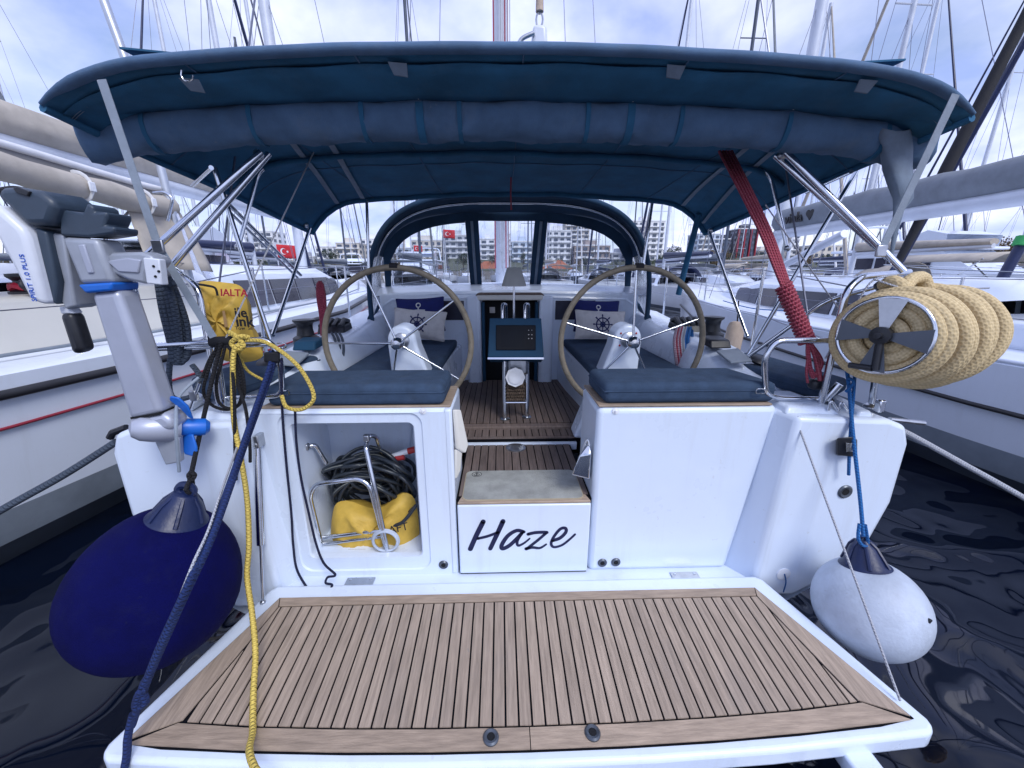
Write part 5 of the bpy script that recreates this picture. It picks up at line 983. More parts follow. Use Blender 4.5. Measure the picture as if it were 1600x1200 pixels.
for nm, mt_, xs2, lb in (('rope_hank', 'rope_mauve', (1058, 1063), 'mauve rope hank hanging on the cockpit coaming inside the wheel'), ('rope_hank', 'rope_white', (1068, 1073), 'off white rope hank between the mauve and blue hanks on the coaming'), ('rope_hank', 'rope_sky', (1074, 1079), 'bright blue rope hank hanging on the cockpit coaming'), ('rope_hank', 'rope_red', (1061, 1066), 'red and white rope hank squeezed between mauve and white hanks')):
    rope(nm, lb, 'rope', [(Q((x, 512, 2.80), (x - 4, 530, 2.66), (x - 3, 550, 2.60), (x + 1, 572, 2.60), (x + 3, 550, 2.64), (x + 2, 516, 2.80)), .011, 'loop') for x in xs2], mt_)
rope('rope_hank', 'dark grey rope hank on the coaming inside the wheel near the pillows', 'rope', [(Q((x - 2, 520, 2.80), (x + 3, 530, 2.70), (x + 5, 548, 2.64), (x + 1, 572, 2.60)), .0085, 'strand') for x in (520, 526, 532)], 'rope_grey')
bf = empty('cylinder_fender', AY(1146, 555, 3.0), 'beige cylindrical fender hanging outside the guard wire', 'fender'); a, b = AY(1152, 503, 3.0), AY(1141, 553, 2.95); an = (b - a)
MB().lathe([(0, 0), (.03, .0), (.052, .012), (.062, .05), (.062, an.length - .04), (.045, an.length - .008), (0, an.length)], a, an, 24).build('body', 'fender_beige', bf); tube('lanyard', [a, AY(1154, 470, 3.0)], .005, 'rope_black', bf)
# guard wires and stanchions of the yacht
for s in (-1, 1):
    for Y in (2.9, 4.6, 6.6, 8.6): xx = s * (1.80 if Y < 7 else 1.5); tube('stanchion', [(xx, Y, 1.2), (xx, Y, 1.82 + .02 * Y)], .0115, 'steel', yacht, 8)
    tube('guard_wire', [(s * 1.62, 1.95, 1.78), (s * 1.80, 2.9, 1.86), (s * 1.80, 4.6, 1.90), (s * 1.80, 6.6, 1.94), (s * 1.5, 8.6, 1.98)], .0035, 'wire', yacht, 5); tube('guard_wire', [(s * 1.62, 1.95, 1.50), (s * 1.80, 2.9, 1.55), (s * 1.80, 4.6, 1.6), (s * 1.80, 6.6, 1.65), (s * 1.5, 8.6, 1.7)], .003, 'wire', yacht, 5)
# mooring lines to the neighbours' side
rope('mooring_line', 'thick grey mooring rope running from the quarter past the outboard motor', 'rope', [(Q((182, 690, 1.75), (100, 742, 1.70), (0, 798, 1.62), (-140, 880, 1.5)), .016, 'line')], 'rope_grey')
rope('mooring_line', 'thick pale grey mooring rope running from the quarter with the stern light', 'rope', [(Q((1398, 668, 1.74), (1424, 680, 1.73), (1500, 722, 1.70), (1600, 778, 1.62), (1720, 850, 1.5)), .013, 'line')], 'rope_white')
MB().tube([AY(1390, 655, 1.72), AY(1444, 661, 1.72)], .011, 8).build('mooring_cleat', 'steel_dull', yacht); MB().tube([AY(198, 668, 1.8), AY(176, 676, 1.8), AY(172, 684, 1.8)], .016, 8).build('mooring_cleat', 'black_plastic', yacht)
# ------------------------------------------------------------------ neighbouring yachts
def big_hull(root, cx, st, m_top='gelcoat_nb', deck=1.25, s_vis=1):
    """st: (Y, half beam, sheer lift)"""
    def shell(z0, z1, k0, k1, m, nm):
        for s in (1, -1):
            mb = MB(); mb.loft([[(cx + s * b * k0, Y, z0 if z0 < .5 else z0 + l) for Y, b, l in st], [(cx + s * b * (k0 + k1) / 2 * 1.004, Y, ((z0 if z0 < .5 else z0 + l) + (z1 if z1 < .5 else z1 + l)) / 2) for Y, b, l in st], [(cx + s * b * k1, Y, z1 if z1 < .5 else z1 + l) for Y, b, l in st]], closed=False, caps=False); mb.build(nm, m, root, 60)
    shell(.40, deck, .945, 1.0, m_top, 'topsides'); shell(.17, .40, .915, .945, 'boot_grey', 'boot_stripe'); shell(-.4, .17, .72, .915, 'boot_dark', 'underbody')
    mb = MB(); mb.loft([[(cx - b, Y, deck + l) for Y, b, l in st], [(cx - b + .05, Y, deck + .04 + l) for Y, b, l in st], [(cx, Y, deck + .08 + l) for Y, b, l in st], [(cx + b - .05, Y, deck + .04 + l) for Y, b, l in st], [(cx + b, Y, deck + l) for Y, b, l in st]], closed=False, caps=False); mb.build('deck', m_top, root, 40)
    Y, b, l = st[0]; MB().prism([(cx - b * .9, Y, -.2), (cx + b * .9, Y, -.2), (cx + b, Y, deck), (cx - b, Y, deck)], (0, .06, 0)).build('transom', m_top, root, 30)
    return shell
def coach(root, cx, y0, y1, hw, z0, z1, side_m='smoked', panes=4, s_list=(1, -1), m='gelcoat_nb'):
    rings = []
    for t in (0, .06, .3, .6, .85, 1):
        Y = y0 + (y1 - y0) * t; k = 1 - .45 * t ** 2.2; zz = z1 - (z1 - z0) * (.0 if .05 < t < .7 else (.35 if t == 0 else .35 * ((t - .7) / .3) * 2))
        rings.append([(cx - hw * k, Y, z0), (cx - hw * k + .10, Y, zz - .10), (cx - hw * k + .26, Y, zz), (cx, Y, zz + .06), (cx + hw * k - .26, Y, zz), (cx + hw * k - .10, Y, zz - .10), (cx + hw * k, Y, z0)])
    MB().loft(rings, closed=False).build('coachroof', m, root, 40)
    for s in s_list:
        for i in range(panes):
            t0, t1 = .08 + .66 * i / panes, .08 + .66 * (i + .93) / panes
            def sp(t, f): k = 1 - .45 * t ** 2.2; x0 = cx + s * hw * k; return Vector((x0 - s * .10 * f + s * .012, y0 + (y1 - y0) * t, z0 + (z1 - .10 - z0) * f))
            MB().hexa([sp(t0, .22), sp(t1, .22 + .06 * (i == panes - 1)), sp(t1, .86 - .2 * (i == panes - 1)), sp(t0, .86)], [q - Vector((s * .03, 0, 0)) for q in (sp(t0, .22), sp(t1, .28), sp(t1, .8), sp(t0, .86))]).build('cabin_window', side_m, root, 30)
def rig(root, cx, ym, hz, z0, r=.10, m='mast_white', bw=2.0, boomlen=4.5, boomz=2.9, lean=.02, ya=None, yf=None):
    top = Vector((cx, ym + hz * -lean, z0 + hz)); tube('mast', [(cx, ym, z0), top], r, m, root, 10)
    for f, sw in ((.36, 1.0), (.68, .75)):
        p = Vector((cx, ym, z0)).lerp(top, f)
        for s in (1, -1): tube('spreader', [p, p + Vector((s * sw, -.1, .03))], r * .28, m, root, 6)
    for s in (1, -1):
        p1, p2 = Vector((cx, ym, z0)).lerp(top, .36) + Vector((s * 1.0, -.1, .03)), Vector((cx, ym, z0)).lerp(top, .68) + Vector((s * .75, -.1, .03))
        tube('shroud', [(cx + s * bw * .85, ym - .1, 1.25), p1, p2, top], .006, 'wire', root, 5); tube('shroud', [(cx + s * bw * .8, ym - .4, 1.25), Vector((cx, ym, z0)).lerp(top, .36)], .006, 'wire', root, 5)
    if ya is not None:
        for s in (1, -1): tube('backstay', [(cx + s * bw * .6, ya, 1.3), Vector((cx, ym, z0)).lerp(top, .55) + Vector((0, -2.2, -1.0)) if False else top], .006, 'wire', root, 5)
    if yf is not None: tube('furled_headsail', [(cx, yf, 1.7), top], lambda t: .07 * (1 - .6 * t), 'grey_canvas', root, 8)
# left neighbour
CL = -5.05
nl = empty('sailing_yacht', (CL, 6, 0), 'white yacht with beige canvas canopy and dark rubbing strake beside the outboard motor', 'yacht')
stl = [(.1, 1.55, 0), (1.4, 1.80, 0), (2.4, 1.97, 0), (3.3, 2.12, .01), (4.4, 2.22, .02), (7, 2.28, .06), (9.5, 1.9, .14), (12, 1.05, .24), (14.2, .03, .36)]
big_hull(nl, CL, stl)
tube('rubbing_strake', [(CL + b + .006, Y, 1.135 + l) for Y, b, l in stl[:-1]], .030, 'strake', nl, 8); tube('red_stripe', [(CL + b * .984 + .012, Y, .93 + l) for Y, b, l in stl[:-1]], .010, 'red_line', nl, 6)
tube('deck_joint', [(CL + b - .2, Y, 1.335 + l) for Y, b, l in stl[:-1]], .012, 'boot_grey', nl, 6)
MB().hexa([(CL + .9, 1.2, 1.28), (CL + 1.62, 1.2, 1.28), (CL + 1.72, 4.6, 1.30), (CL + .9, 4.6, 1.30)], [(CL + .95, 1.2, 1.62), (CL + 1.50, 1.2, 1.62), (CL + 1.58, 4.6, 1.74), (CL + .95, 4.6, 1.74)]).build('cockpit_coaming', 'gelcoat_cream', nl, 30, bevel=.04, seg=3)
MB().hexa([(CL - 1.7, 1.2, 1.28), (CL - .9, 1.2, 1.28), (CL - .9, 4.6, 1.30), (CL - 1.72, 4.6, 1.30)], [(CL - 1.5, 1.2, 1.62), (CL - .95, 1.2, 1.62), (CL - .95, 4.6, 1.74), (CL - 1.58, 4.6, 1.74)]).build('cockpit_coaming', 'gelcoat_cream', nl, 30, bevel=.04, seg=3)
for q in ((41, 446), (59, 447)): p = AX(q[0], q[1], CL + 1.555); MB().lathe([(0, 0), (.045, 0), (.045, .02), (.03, .03), (0, .03)], p, (1, -.1, .3), 16).build('vent', 'black_plastic', nl)
wp = AX(40, 436, CL + 1.35); wn = MB().lathe([(0, 0), (.11, 0), (.11, .05), (.075, .07), (.07, .13), (.10, .16), (.10, .18), (0, .19)], (wp.x, wp.y, 1.655), n=20).build('winch', 'black_plastic', nl); MB().tube([(wp.x + .085 * math.cos(k * .5236), wp.y + .085 * math.sin(k * .5236), 1.73 + .02 * (k % 2)) for k in range(12)], .025, 6, closed=True).build('red_sheet', 'letter_red', wn)
coach(nl, CL, 4.7, 11.0, 1.72, 1.28, 1.92, panes=5)
rig(nl, CL + .3, 9.9, 15, 1.9, .105, 'mast_white', 2.1, ya=.5, yf=None)
bmn = tube('boom', [(CL + .3, 9.7, 3.0), (CL + .2, 2.1, 3.05)], .10, 'mast_white', nl, 12)
tube('radar_pole', [AY(140, -60, 4.2), AY(200, 104, 4.2), AY(232, 190, 4.2), (AY(232, 190, 4.2).x, 4.3, 1.7)], .035, 'alu', nl, 10)
# beige stack pack on the boom
mb = MB(); rings = []
for k in range(15):
    t = k / 14; c = Vector((CL + .3, 9.7, 3.0)).lerp(Vector((CL + .2, 2.1, 3.05)), t); hh = .22 + .26 * (1 - t) + .03 * math.sin(k * 2.1); ww = .17 + .03 * math.sin(k * 1.7)
    rings.append([c + Vector((ww * math.cos(a) * (1 + .08 * math.sin(5 * a + k)), 0, .05 + hh * .5 + hh * .55 * math.sin(a))) for a in [2 * math.pi * i / 14 for i in range(14)]])
MB().loft(rings).build('sail_cover', 'beige_canvas', bmn, 70)
# beige bimini of the left neighbour
bl = empty('bimini_top', (CL, 2.6, 1.6), 'beige canvas canopy with rolled side curtain on the neighbouring yacht', 'canopy')
EX = -3.35
def lroof(i, j): u = i * 2 - 1; Y = 1.2 + 3.1 * j; return (CL + (EX - CL) * u, Y, 2.86 - .22 * u * u - .03 * math.sin(9 * j) * .4 - .10 * (j - .4) ** 2)
MB().grid(lroof, 20, 14).build('canvas_roof', 'beige_canvas', bl, 60, solid=.02)
MB().tube([Vector(lroof(1, j / 14)) + Vector((.0, 0, .012)) for j in range(15)], .028, 8).build('white_piping', 'white_tape', bl, 60)
rp = [Vector(lroof(1, j / 20)) + Vector((.03, 0, -.15 + .012 * math.sin(j * 1.3))) for j in range(21)]
MB().tube(rp, lambda t: .095 + .008 * math.sin(t * 40), 14).build('rolled_curtain', 'beige_canvas', bl, 70)
MB().grid(lambda i, j: Vector(lroof(1, i)) + Vector((.0 + .02 * j, 0, -.10 * j)), 20, 2).build('curtain_web', 'beige_under', bl, 60)
for f in (.30, .52, .72, .90):
    p = Vector(lroof(1, f)) + Vector((.03, 0, -.15)); MB().tube([p + Vector((.106 * math.cos(a), 0, .106 * math.sin(a))) for a in [2 * math.pi * k / 16 for k in range(16)]], .014, 6, closed=True, flat=.4).build('strap', 'white_tape', bl, 60); MB().box(p + Vector((.108, 0, -.0)), (.014, .05, .07)).build('buckle', 'porcelain', bl, 30, bevel=.005)
for Y, Y2 in ((1.5, 2.3), (2.7, 2.3), (4.2, 3.3)):
    tube('frame_tube', bend([(EX - .3, Y2, 1.6), (EX - .08, Y, 2.58), (CL, Y, 2.80), (2 * CL - EX + .08, Y, 2.58), (2 * CL - EX + .3, Y2, 1.6)], .15), .0135, 'steel', bl, 8)
def flap(i, j): a = AX(197, 318, EX).lerp(AX(262, 300, EX), i); b = AX(222, 415, EX + .1).lerp(AX(330, 425, EX + .3), i); return a.lerp(b, j) + Vector((.05 * math.sin(i * 7 + j * 2) * j, 0, 0))
MB().grid(flap, 12, 8).build('side_curtain', 'beige_canvas', bl, 70, solid=.006)
def flap2(i, j): a = AX(258, 300, EX).lerp(AX(282, 330, EX), i); b = AX(300, 425, EX + .3).lerp(AX(345, 445, EX + .35), i); return a.lerp(b, j) + Vector((.04 * math.sin(i * 5 + 1), 0, 0))
MB().grid(flap2, 8, 8).build('clear_curtain', 'vinyl_milky', bl, 70)
tube('frame_hook', bend(Q((262, 345, 3.9), (270, 310, 3.9), (258, 300, 3.9), (240, 302, 3.9)), .06), .014, 'steel', bl)
def lroof2(i, j): u = i; Y = 1.0 + 3.2 * j; return (EX - .9 + .25 * u * 2, Y, 3.0)
for s in (1, -1):
    for Y in (.6, 3.0, 5.4, 7.8): tube('stanchion', [(CL + s * 1.9, Y, 1.28), (CL + s * 1.9, Y, 1.95)], .0125, 'steel', nl, 8)
    for z in (1.62, 1.93): tube('guard_wire', [(CL + s * 1.9, .6, z), (CL + s * 1.9, 7.8, z)], .004, 'wire', nl, 5)
# right neighbour
CR = 6.05
nr = empty('sailing_yacht', (CR, 6, 0), 'white yacht with grey sail cover lettered viola beside the rope drum', 'yacht')
strr = [(.6, 1.65, 0), (1.8, 1.90, 0), (3.2, 2.06, 0), (5, 2.16, .02), (7, 2.1, .06), (9, 1.8, .12), (11.2, 1.1, .22), (13.2, .03, .34)]
big_hull(nr, CR, strr, deck=1.12)
tube('rubbing_strake', [(CR - b * .985 - .008, Y, .74 + l) for Y, b, l in strr[:-1]], .020, 'strake', nr, 8); tube('toe_rail', [(CR - b + .02, Y, 1.15 + l) for Y, b, l in strr[:-1]], .022, 'gelcoat_nb', nr, 8)
coach(nr, CR, 4.2, 10.2, 1.45, 1.15, 1.72, panes=4)
MB().b2(CR - 1.5, CR + 1.5, 1.4, 4.15, 1.15, 1.42).build('cockpit_coaming', 'gelcoat_nb', nr, 30, bevel=.06, seg=3)
rig(nr, CR + .1, 9.3, 15, 1.7, .11, 'mast_white', 2.0, ya=.9)
bt = tube('boom', [(CR + .05, 9.2, 2.66), (CR - .15, 2.4, 2.72)], .115, 'mast_white', nr, 14)
mb = MB(); rings = []
for k in range(19):
    t = k / 18; c = Vector((CR + .05, 9.22, 2.66)).lerp(Vector((CR - .15, 2.5, 2.72)), t); hh = .40 - .06 * t + .015 * math.sin(k * 2.3); ww = .20 + .012 * math.sin(k * 1.9)
    rings.append([c + Vector((ww * math.cos(a) * (1 + .05 * math.sin(4 * a + k)), 0, .06 + hh * .5 + hh * .56 * math.sin(a))) for a in [2 * math.pi * i / 16 for i in range(16)]])
MB().loft(rings).build('sail_cover', 'grey_canvas', bt, 70)
tp = AX(1240, 341, CR - .178); tx = basis((0, -1, 0), (-1, 0, 0)); text('name_lettering', 'viola', .27, 'letter_black', tp, tx, bt, .012, bold=.02)
hp = AX(1265, 334, CR - .185); hh = [(16 * math.sin(t) ** 3, 13 * math.cos(t) - 5 * math.cos(2 * t) - 2 * math.cos(3 * t) - math.cos(4 * t)) for t in [2 * math.pi * k / 28 for k in range(28)]]
MB().prism([hp + Vector((0, -x * .0065, z * .0065)) for x, z in hh], (.03, 0, 0)).build('heart_mark', 'letter_black', bt, 0)
tube('furled_sail', [AY(1404, 408, 6.2), AY(1480, 262, 6.2), AY(1600, 30, 6.3), AY(1660, -90, 6.4)], lambda t: .05 + .03 * math.sin(min(1, t * 2) * 2.6), 'webbing_black', nr, 12)
tube('tack_line', [AY(1404, 406, 6.2), (AY(1404, 408, 6.2).x - .2, 6.2, 1.65)], .02, 'navy_vinyl', nr, 8)
tube('spinnaker_pole', [AY(1218, 418, 7.0), AY(1320, 365, 5.6)], .055, 'mast_white', nr, 10)
for k, q in enumerate(((1040, 1175, 470), (1205, 1300, 462), (1100, 1260, 500))):
    a, b = AX(q[0] + 90, q[2], CR - 1.9), AX(q[1] + 60, q[2] + 16, CR - 1.9); tube('sheet_line', spline([a, a.lerp(b, .5) + Vector((0, 0, -.05)), b], 6), .008, ('rope_sky', 'rope_black', 'rope_navy')[k], nr, 6)
for Y in (1.2, 3.6, 6.0, 8.4):
    tube('stanchion', [(CR - 1.95 + .04 * max(0, Y - 6), Y, 1.14), (CR - 1.95 + .04 * max(0, Y - 6), Y, 1.80)], .0125, 'steel', nr, 8)
for z in (1.48, 1.79): tube('guard_wire', [(CR - 1.95, 1.2, z), (CR - 1.95, 6, z), (CR - 1.86, 8.4, z)], .004, 'wire', nr, 5)
tube('signal_pole', [AY(1562, 442, 9), AY(1602, 372, 9)], .10, 'navy_vinyl', nr, 8); tube('green_lashing', [AY(1594, 384, 8.98), AY(1602, 370, 8.98)], .14, M('lash_green', (.04, .35, .10), .7), nr, 8)
tube('pole_foot', [AY(1562, 442, 9), (AY(1562, 442, 9).x, 9, 1.2)], .06, 'mast_white', nr, 8)
# black ball of fenders and lines hung on the guard wires
# ------------------------------------------------------------------ marina: rows of moored boats
def small_yacht(name, ln, hb, mh, m_hull, m_cover, m_mast, canopy):
    r = empty(name, (0, 0, 0)); st = [(-ln / 2, hb * .78, 0), (-ln / 4, hb * .97, .02), (0, hb, .05), (ln / 4, hb * .72, .12), (ln / 2, .03, .26)]
    ring = lambda k, z, l: [(b * k, Y, z + q * l) for Y, b, q in st]
    mb = MB()
    for s in (1, -1): mb.loft([[(s * x, y, z) for x, y, z in ring(k, z, l)] for k, z, l in ((.70, -.3, 0), (.92, .2, 0), (.98, .7, 1), (1, 1.15, 1))], closed=False, caps=False)
    mb.add([(-hb * .78, -ln / 2, 1.15), (hb * .78, -ln / 2, 1.15), (hb * .6, -ln / 2, -.2), (-hb * .6, -ln / 2, -.2)], [(0, 1, 2, 3)]); mb.build('hull', m_hull, r, 50)
    mb = MB()
    for s in (1, -1): mb.loft([[(s * x * 1.004, y, z) for x, y, z in ring(k, z, 0)] for k, z in ((.905, .08), (.925, .24))], closed=False, caps=False)
    mb.build('boot_stripe', 'boot_dark', r, 50)
    mb = MB(); mb.loft([[(-x, y, z) for x, y, z in ring(1, 1.15, 1)], [(0, y, z + .08) for x, y, z in ring(1, 1.15, 1)], ring(1, 1.15, 1)], closed=False, caps=False); mb.build('deck', 'gelcoat_nb', r, 40)
    MB().loft([[(-w_, Y, 1.15), (-w_ + .12, Y, z), (0, Y, z + .06), (w_ - .12, Y, z), (w_, Y, 1.15)] for Y, w_, z in ((-ln * .12, hb * .66, 1.55), (-ln * .10, hb * .66, 1.68), (ln * .12, hb * .58, 1.66), (ln * .27, hb * .3, 1.30))], closed=False).build('coachroof', 'gelcoat_nb', r, 40)
    for s in (1, -1):
        for i in range(3): y0 = -ln * .08 + i * ln * .065; MB().hexa([(s * hb * (.655 - .02 * i), y0, 1.28), (s * hb * (.64 - .02 * i), y0 + ln * .055, 1.28), (s * hb * (.60 - .02 * i), y0 + ln * .055, 1.52), (s * hb * (.615 - .02 * i), y0, 1.52)], [(s * hb * .5, y0, 1.28), (s * hb * .5, y0 + ln * .055, 1.28), (s * hb * .5, y0 + ln * .055, 1.52), (s * hb * .5, y0, 1.52)]).build('cabin_window', 'smoked', r, 30)
    ym = ln * .06; top = Vector((0, ym - .2, 1.6 + mh)); tube('mast', [(0, ym, 1.2), top], .085, m_mast, r, 8)
    for f, sw in ((.38, .9), (.7, .65)):
        p = Vector((0, ym, 1.2)).lerp(top, f); tube('spreader', [p + Vector((-sw, 0, .03)), p + Vector((sw, 0, .03))], .028, m_mast, r, 5)
        for s in (1, -1): tube('shroud', [(s * hb * .9, ym, 1.2), p + Vector((s * sw, 0, .03)), Vector((0, ym, 1.2)).lerp(top, min(1, f + .32))], .010, 'wire', r, 4)
    tube('backstay', [(0, -ln / 2 + .1, 1.2), top], .010, 'wire', r, 4); tube('forestay_sail', [(0, ln / 2 - .3, 1.4), top], lambda t: .085 * (1 - .6 * t), m_cover, r, 6)
    bo = tube('boom', [(0, ym - .1, 2.5), (0, -ln * .36, 2.55)], .07, m_mast, r, 8)
    MB().loft([[Vector((.15 * math.cos(a), ym - .1 - (ln * .41) * t, 2.52 + .05 + (.34 - .16 * t) * (.5 + .5 * math.sin(a)))) for a in [2 * math.pi * i / 8 for i in range(8)]] for t in (0, .3, .6, 1)]).build('sail_cover', m_cover, r, 60)
    if canopy:
        MB().grid(lambda i, j: (hb * .8 * (2 * i - 1), -ln * .46 + ln * .26 * j, 2.35 - .22 * (2 * i - 1) ** 4), 8, 4).build('bimini', canopy, r, 60, solid=.03)
        for s in (1, -1):
            for yy in (-ln * .44, -ln * .22): tube('bimini_leg', [(s * hb * .8, -ln * .33, 1.15), (s * hb * .78, yy, 2.18)], .02, 'steel', r, 5)
    MB().grid(lambda i, j: ((2 * i - 1) * hb * .55, -ln * .16 + ln * .12 * j, 1.6 + .55 * max(0, 1 - abs(2 * i - 1) ** 3) * (.85 + .15 * (1 - j)) * (1 if j < .6 else .75)), 8, 3).build('sprayhood', m_cover, r, 60, solid=.02)
    for s in (1, -1):
        tube('guard_wire', [(s * hb * .75, -ln / 2 + .1, 1.75), (s * hb * .95, -ln / 5, 1.78), (s * hb * .97, 0, 1.8), (s * hb * .7, ln / 4, 1.9), (0, ln / 2 - .05, 2.05)], .012, 'steel', r, 5)
        for yy, k in ((-ln * .48, .76), (-ln * .25, .95), (0, .97), (ln * .25, .70)): tube('stanchion', [(s * hb * k, yy, 1.15), (s * hb * k, yy, 1.8)], .013, 'steel', r, 5)
    return r
def motor_boat(name):
    r = empty(name, (0, 0, 0)); ln = 11.; hb = 1.9; st = [(-ln / 2, hb * .92, 0), (-ln / 4, hb, .05), (0, hb, .2), (ln / 4, hb * .8, .4), (ln / 2, .04, .7)]
    mb = MB()
    for s in (1, -1): mb.loft([[(s * b * k, Y, z + (q if z > .5 else 0)) for Y, b, q in st] for k, z in ((.75, -.3), (.88, .2), (1, 1.35))], closed=False, caps=False)
    mb.loft([[(-b, Y, 1.35 + q) for Y, b, q in st], [(b, Y, 1.35 + q) for Y, b, q in st]], closed=False, caps=False); mb.add([(-hb * .92, -ln / 2, 1.35), (hb * .92, -ln / 2, 1.35), (hb * .7, -ln / 2, -.2), (-hb * .7, -ln / 2, -.2)], [(0, 1, 2, 3)]); mb.build('hull', 'hull_white', r, 50)
    MB().loft([[(-w_, Y, 1.35), (-w_ * .93, Y, z), (w_ * .93, Y, z), (w_, Y, 1.35)] for Y, w_, z in ((-3.4, 1.5, 2.6), (.4, 1.5, 2.7), (1.6, 1.4, 1.9), (3.4, .7, 1.7))], closed=False).build('cabin', 'gelcoat_nb', r, 30)
    for s in (1, -1):
        for i in range(3): MB().b2(s * 1.435, s * 1.50, -3.1 + i * 1.15, -2.1 + i * 1.15, 1.95, 2.45).build('cabin_window', 'smoked', r, 30)
    MB().b2(-1.25, 1.25, -3.46, -3.38, 1.5, 2.5).build('cabin_door', 'smoked', r, 0); MB().b2(-1.55, 1.55, -4.2, .8, 2.72, 2.84).build('flybridge_floor', 'gelcoat_nb', r, 30, bevel=.04); MB().loft([[(-1.4, Y, 2.84), (-1.45, Y, z), (1.45, Y, z), (1.4, Y, 2.84)] for Y, z in ((-1.2, 3.1), (-.2, 3.5), (.5, 3.3))], closed=False).build('flybridge', 'gelcoat_nb', r, 30)
    for s in (1, -1): tube('arch', bend([(s * 1.4, -3.0, 2.8), (s * 1.2, -3.3, 3.9), (0, -3.3, 3.95)], .3), .06, 'gelcoat_nb', r, 6)
    tube('bow_rail', [(-1.6, 0, 2.2), (-1.3, 2.8, 2.5), (0, 5.4, 2.8), (1.3, 2.8, 2.5), (1.6, 0, 2.2)], .02, 'steel', r, 5); return r
kinds = [(small_yacht('moored_yacht', 11.5, 1.8, 14.5, 'hull_white', 'navy_vinyl', 'mast_white', None), 'white moored yacht with dark blue sail cover and sprayhood in the marina rows', 'moored yachts with blue covers'),
         (small_yacht('moored_yacht', 10.2, 1.65, 12.5, 'hull_white', 'beige_canvas', 'mast_white', 'beige_canvas'), 'white moored yacht with beige bimini and beige sail cover in the marina rows', 'moored yachts with beige covers'),
         (small_yacht('moored_yacht', 12.5, 1.95, 16.5, 'hull_white', 'grey_canvas', 'mast_dark', 'grey_canvas'), 'white moored yacht with dark mast and grey bimini in the marina rows', 'moored yachts with dark masts'),
         (small_yacht('moored_yacht', 9.5, 1.55, 11.5, 'boot_dark', 'white_tape', 'alu', None), 'dark hulled moored yacht with white sail cover in the marina rows', 'moored yachts with dark hulls'),
         (motor_boat('motor_yacht'), 'white motor yacht with flybridge and smoked windows in the marina rows', 'motor yachts in the marina')]
used = set(); rb = random.Random(11)
def moor(k, x, y, rz, row='beside the fairway'):
    r0, lab, grp = kinds[k]; lab = lab.replace('in the marina rows', row); grp = grp + ' ' + row; o = r0 if k not in used else copy_tree(r0); used.add(k)
    o.location = (x, y, 0); o.rotation_euler = (0, 0, rz); tag(o, lab, 'yacht' if k < 4 else 'motorboat', grp)
rows = [(23, (-34, -28, -22.5, -17, -11.5, 10, 15.5, 21, 26.5, 32), .1), (36, (-44, -37, -31, -25, -19, -13, -7.5, 3.5, 9, 14.5, 20, 26, 32, 38, 44), .15), (54, tuple(-62 + 7.2 * i for i in range(18)), .2), (78, tuple(-84 + 9.3 * i for i in range(19)), .3)]
for Y, xs_, jt in rows:
    for x in xs_:
        if Y == 36 and abs(x) < 1: continue
        k = rb.choices(range(5), (5, 3, 4, 1.5, 1.4))[0]
        moor(k, x + rb.uniform(-.7, .7), Y + rb.uniform(-1, 1), (0 if rb.random() < .6 else math.pi) + rb.uniform(-.06, .06), {23: 'in the first row', 36: 'in the second row', 54: 'in the third row', 78: 'in the fourth row'}[Y])
for k, x, y, rz in ((4, -12.5, 16.5, .15), (4, 19.0, 17.0, 3.3), (0, -9.5, 15.5, 0), (1, 13.5, 15.0, .05), (2, 17.5, 8.0, 0), (0, 11.5, 6.5, 0), (2, -12.0, 6.8, 0), (2, -4.9, 24.5, 0), (2, 12.6, 24.0, math.pi)): moor(k, x, y, rz)
# flags on staffs
def flag(px, py, Y, hgt, label):
    p = AY(px, py, Y); e = empty('flag', (p.x, p.y, .0), label, 'flag'); s = hgt
    tube('staff', [(p.x, p.y, .3), (p.x, p.y, p.z + s * .6)], .03, 'mast_white', e, 6)
    def fp(i, j): return Vector((p.x + s * 1.5 * i, p.y + .08 * s * math.sin(i * 6), p.z - s / 2 + s * j - .10 * s * i))
    MB().grid(fp, 12, 5).build('cloth', 'flag_red', e, 60, solid=.01)
    def P(a, b): q = fp(a, b); return q + Vector((0, -.03, 0))
    A = [(.36 + .17 * math.cos(t), .5 + .25 * math.sin(t)) for t in [R(40 + 280 * k / 14) for k in range(15)]]; B = [(.40 + .135 * math.cos(t), .5 + .20 * math.sin(t)) for t in [R(40 + 280 * k / 14) for k in range(15)]]
    mb = MB()
    for k in range(14): mb.add([P(*A[k]), P(*A[k + 1]), P(*B[k + 1]), P(*B[k])], [(0, 1, 2, 3)])
    mb.build('crescent', 'white_tape', e, 0); st = [(.60 + (.09 if k % 2 == 0 else .036) * math.cos(R(180 + 36 * k)) , .5 + (.13 if k % 2 == 0 else .052) * math.sin(R(180 + 36 * k))) for k in range(10)]
    MB().add([P(*q) for q in st], [tuple(range(10))]).build('star', 'white_tape', e, 0)
flag(432, 392, 21, .62, 'red crescent flag flying to the side of the sprayhood'); flag(692, 365, 33, .62, 'red crescent flag seen through the sprayhood window'); flag(646, 388, 30, .42, 'small red crescent flag low behind the sprayhood window')
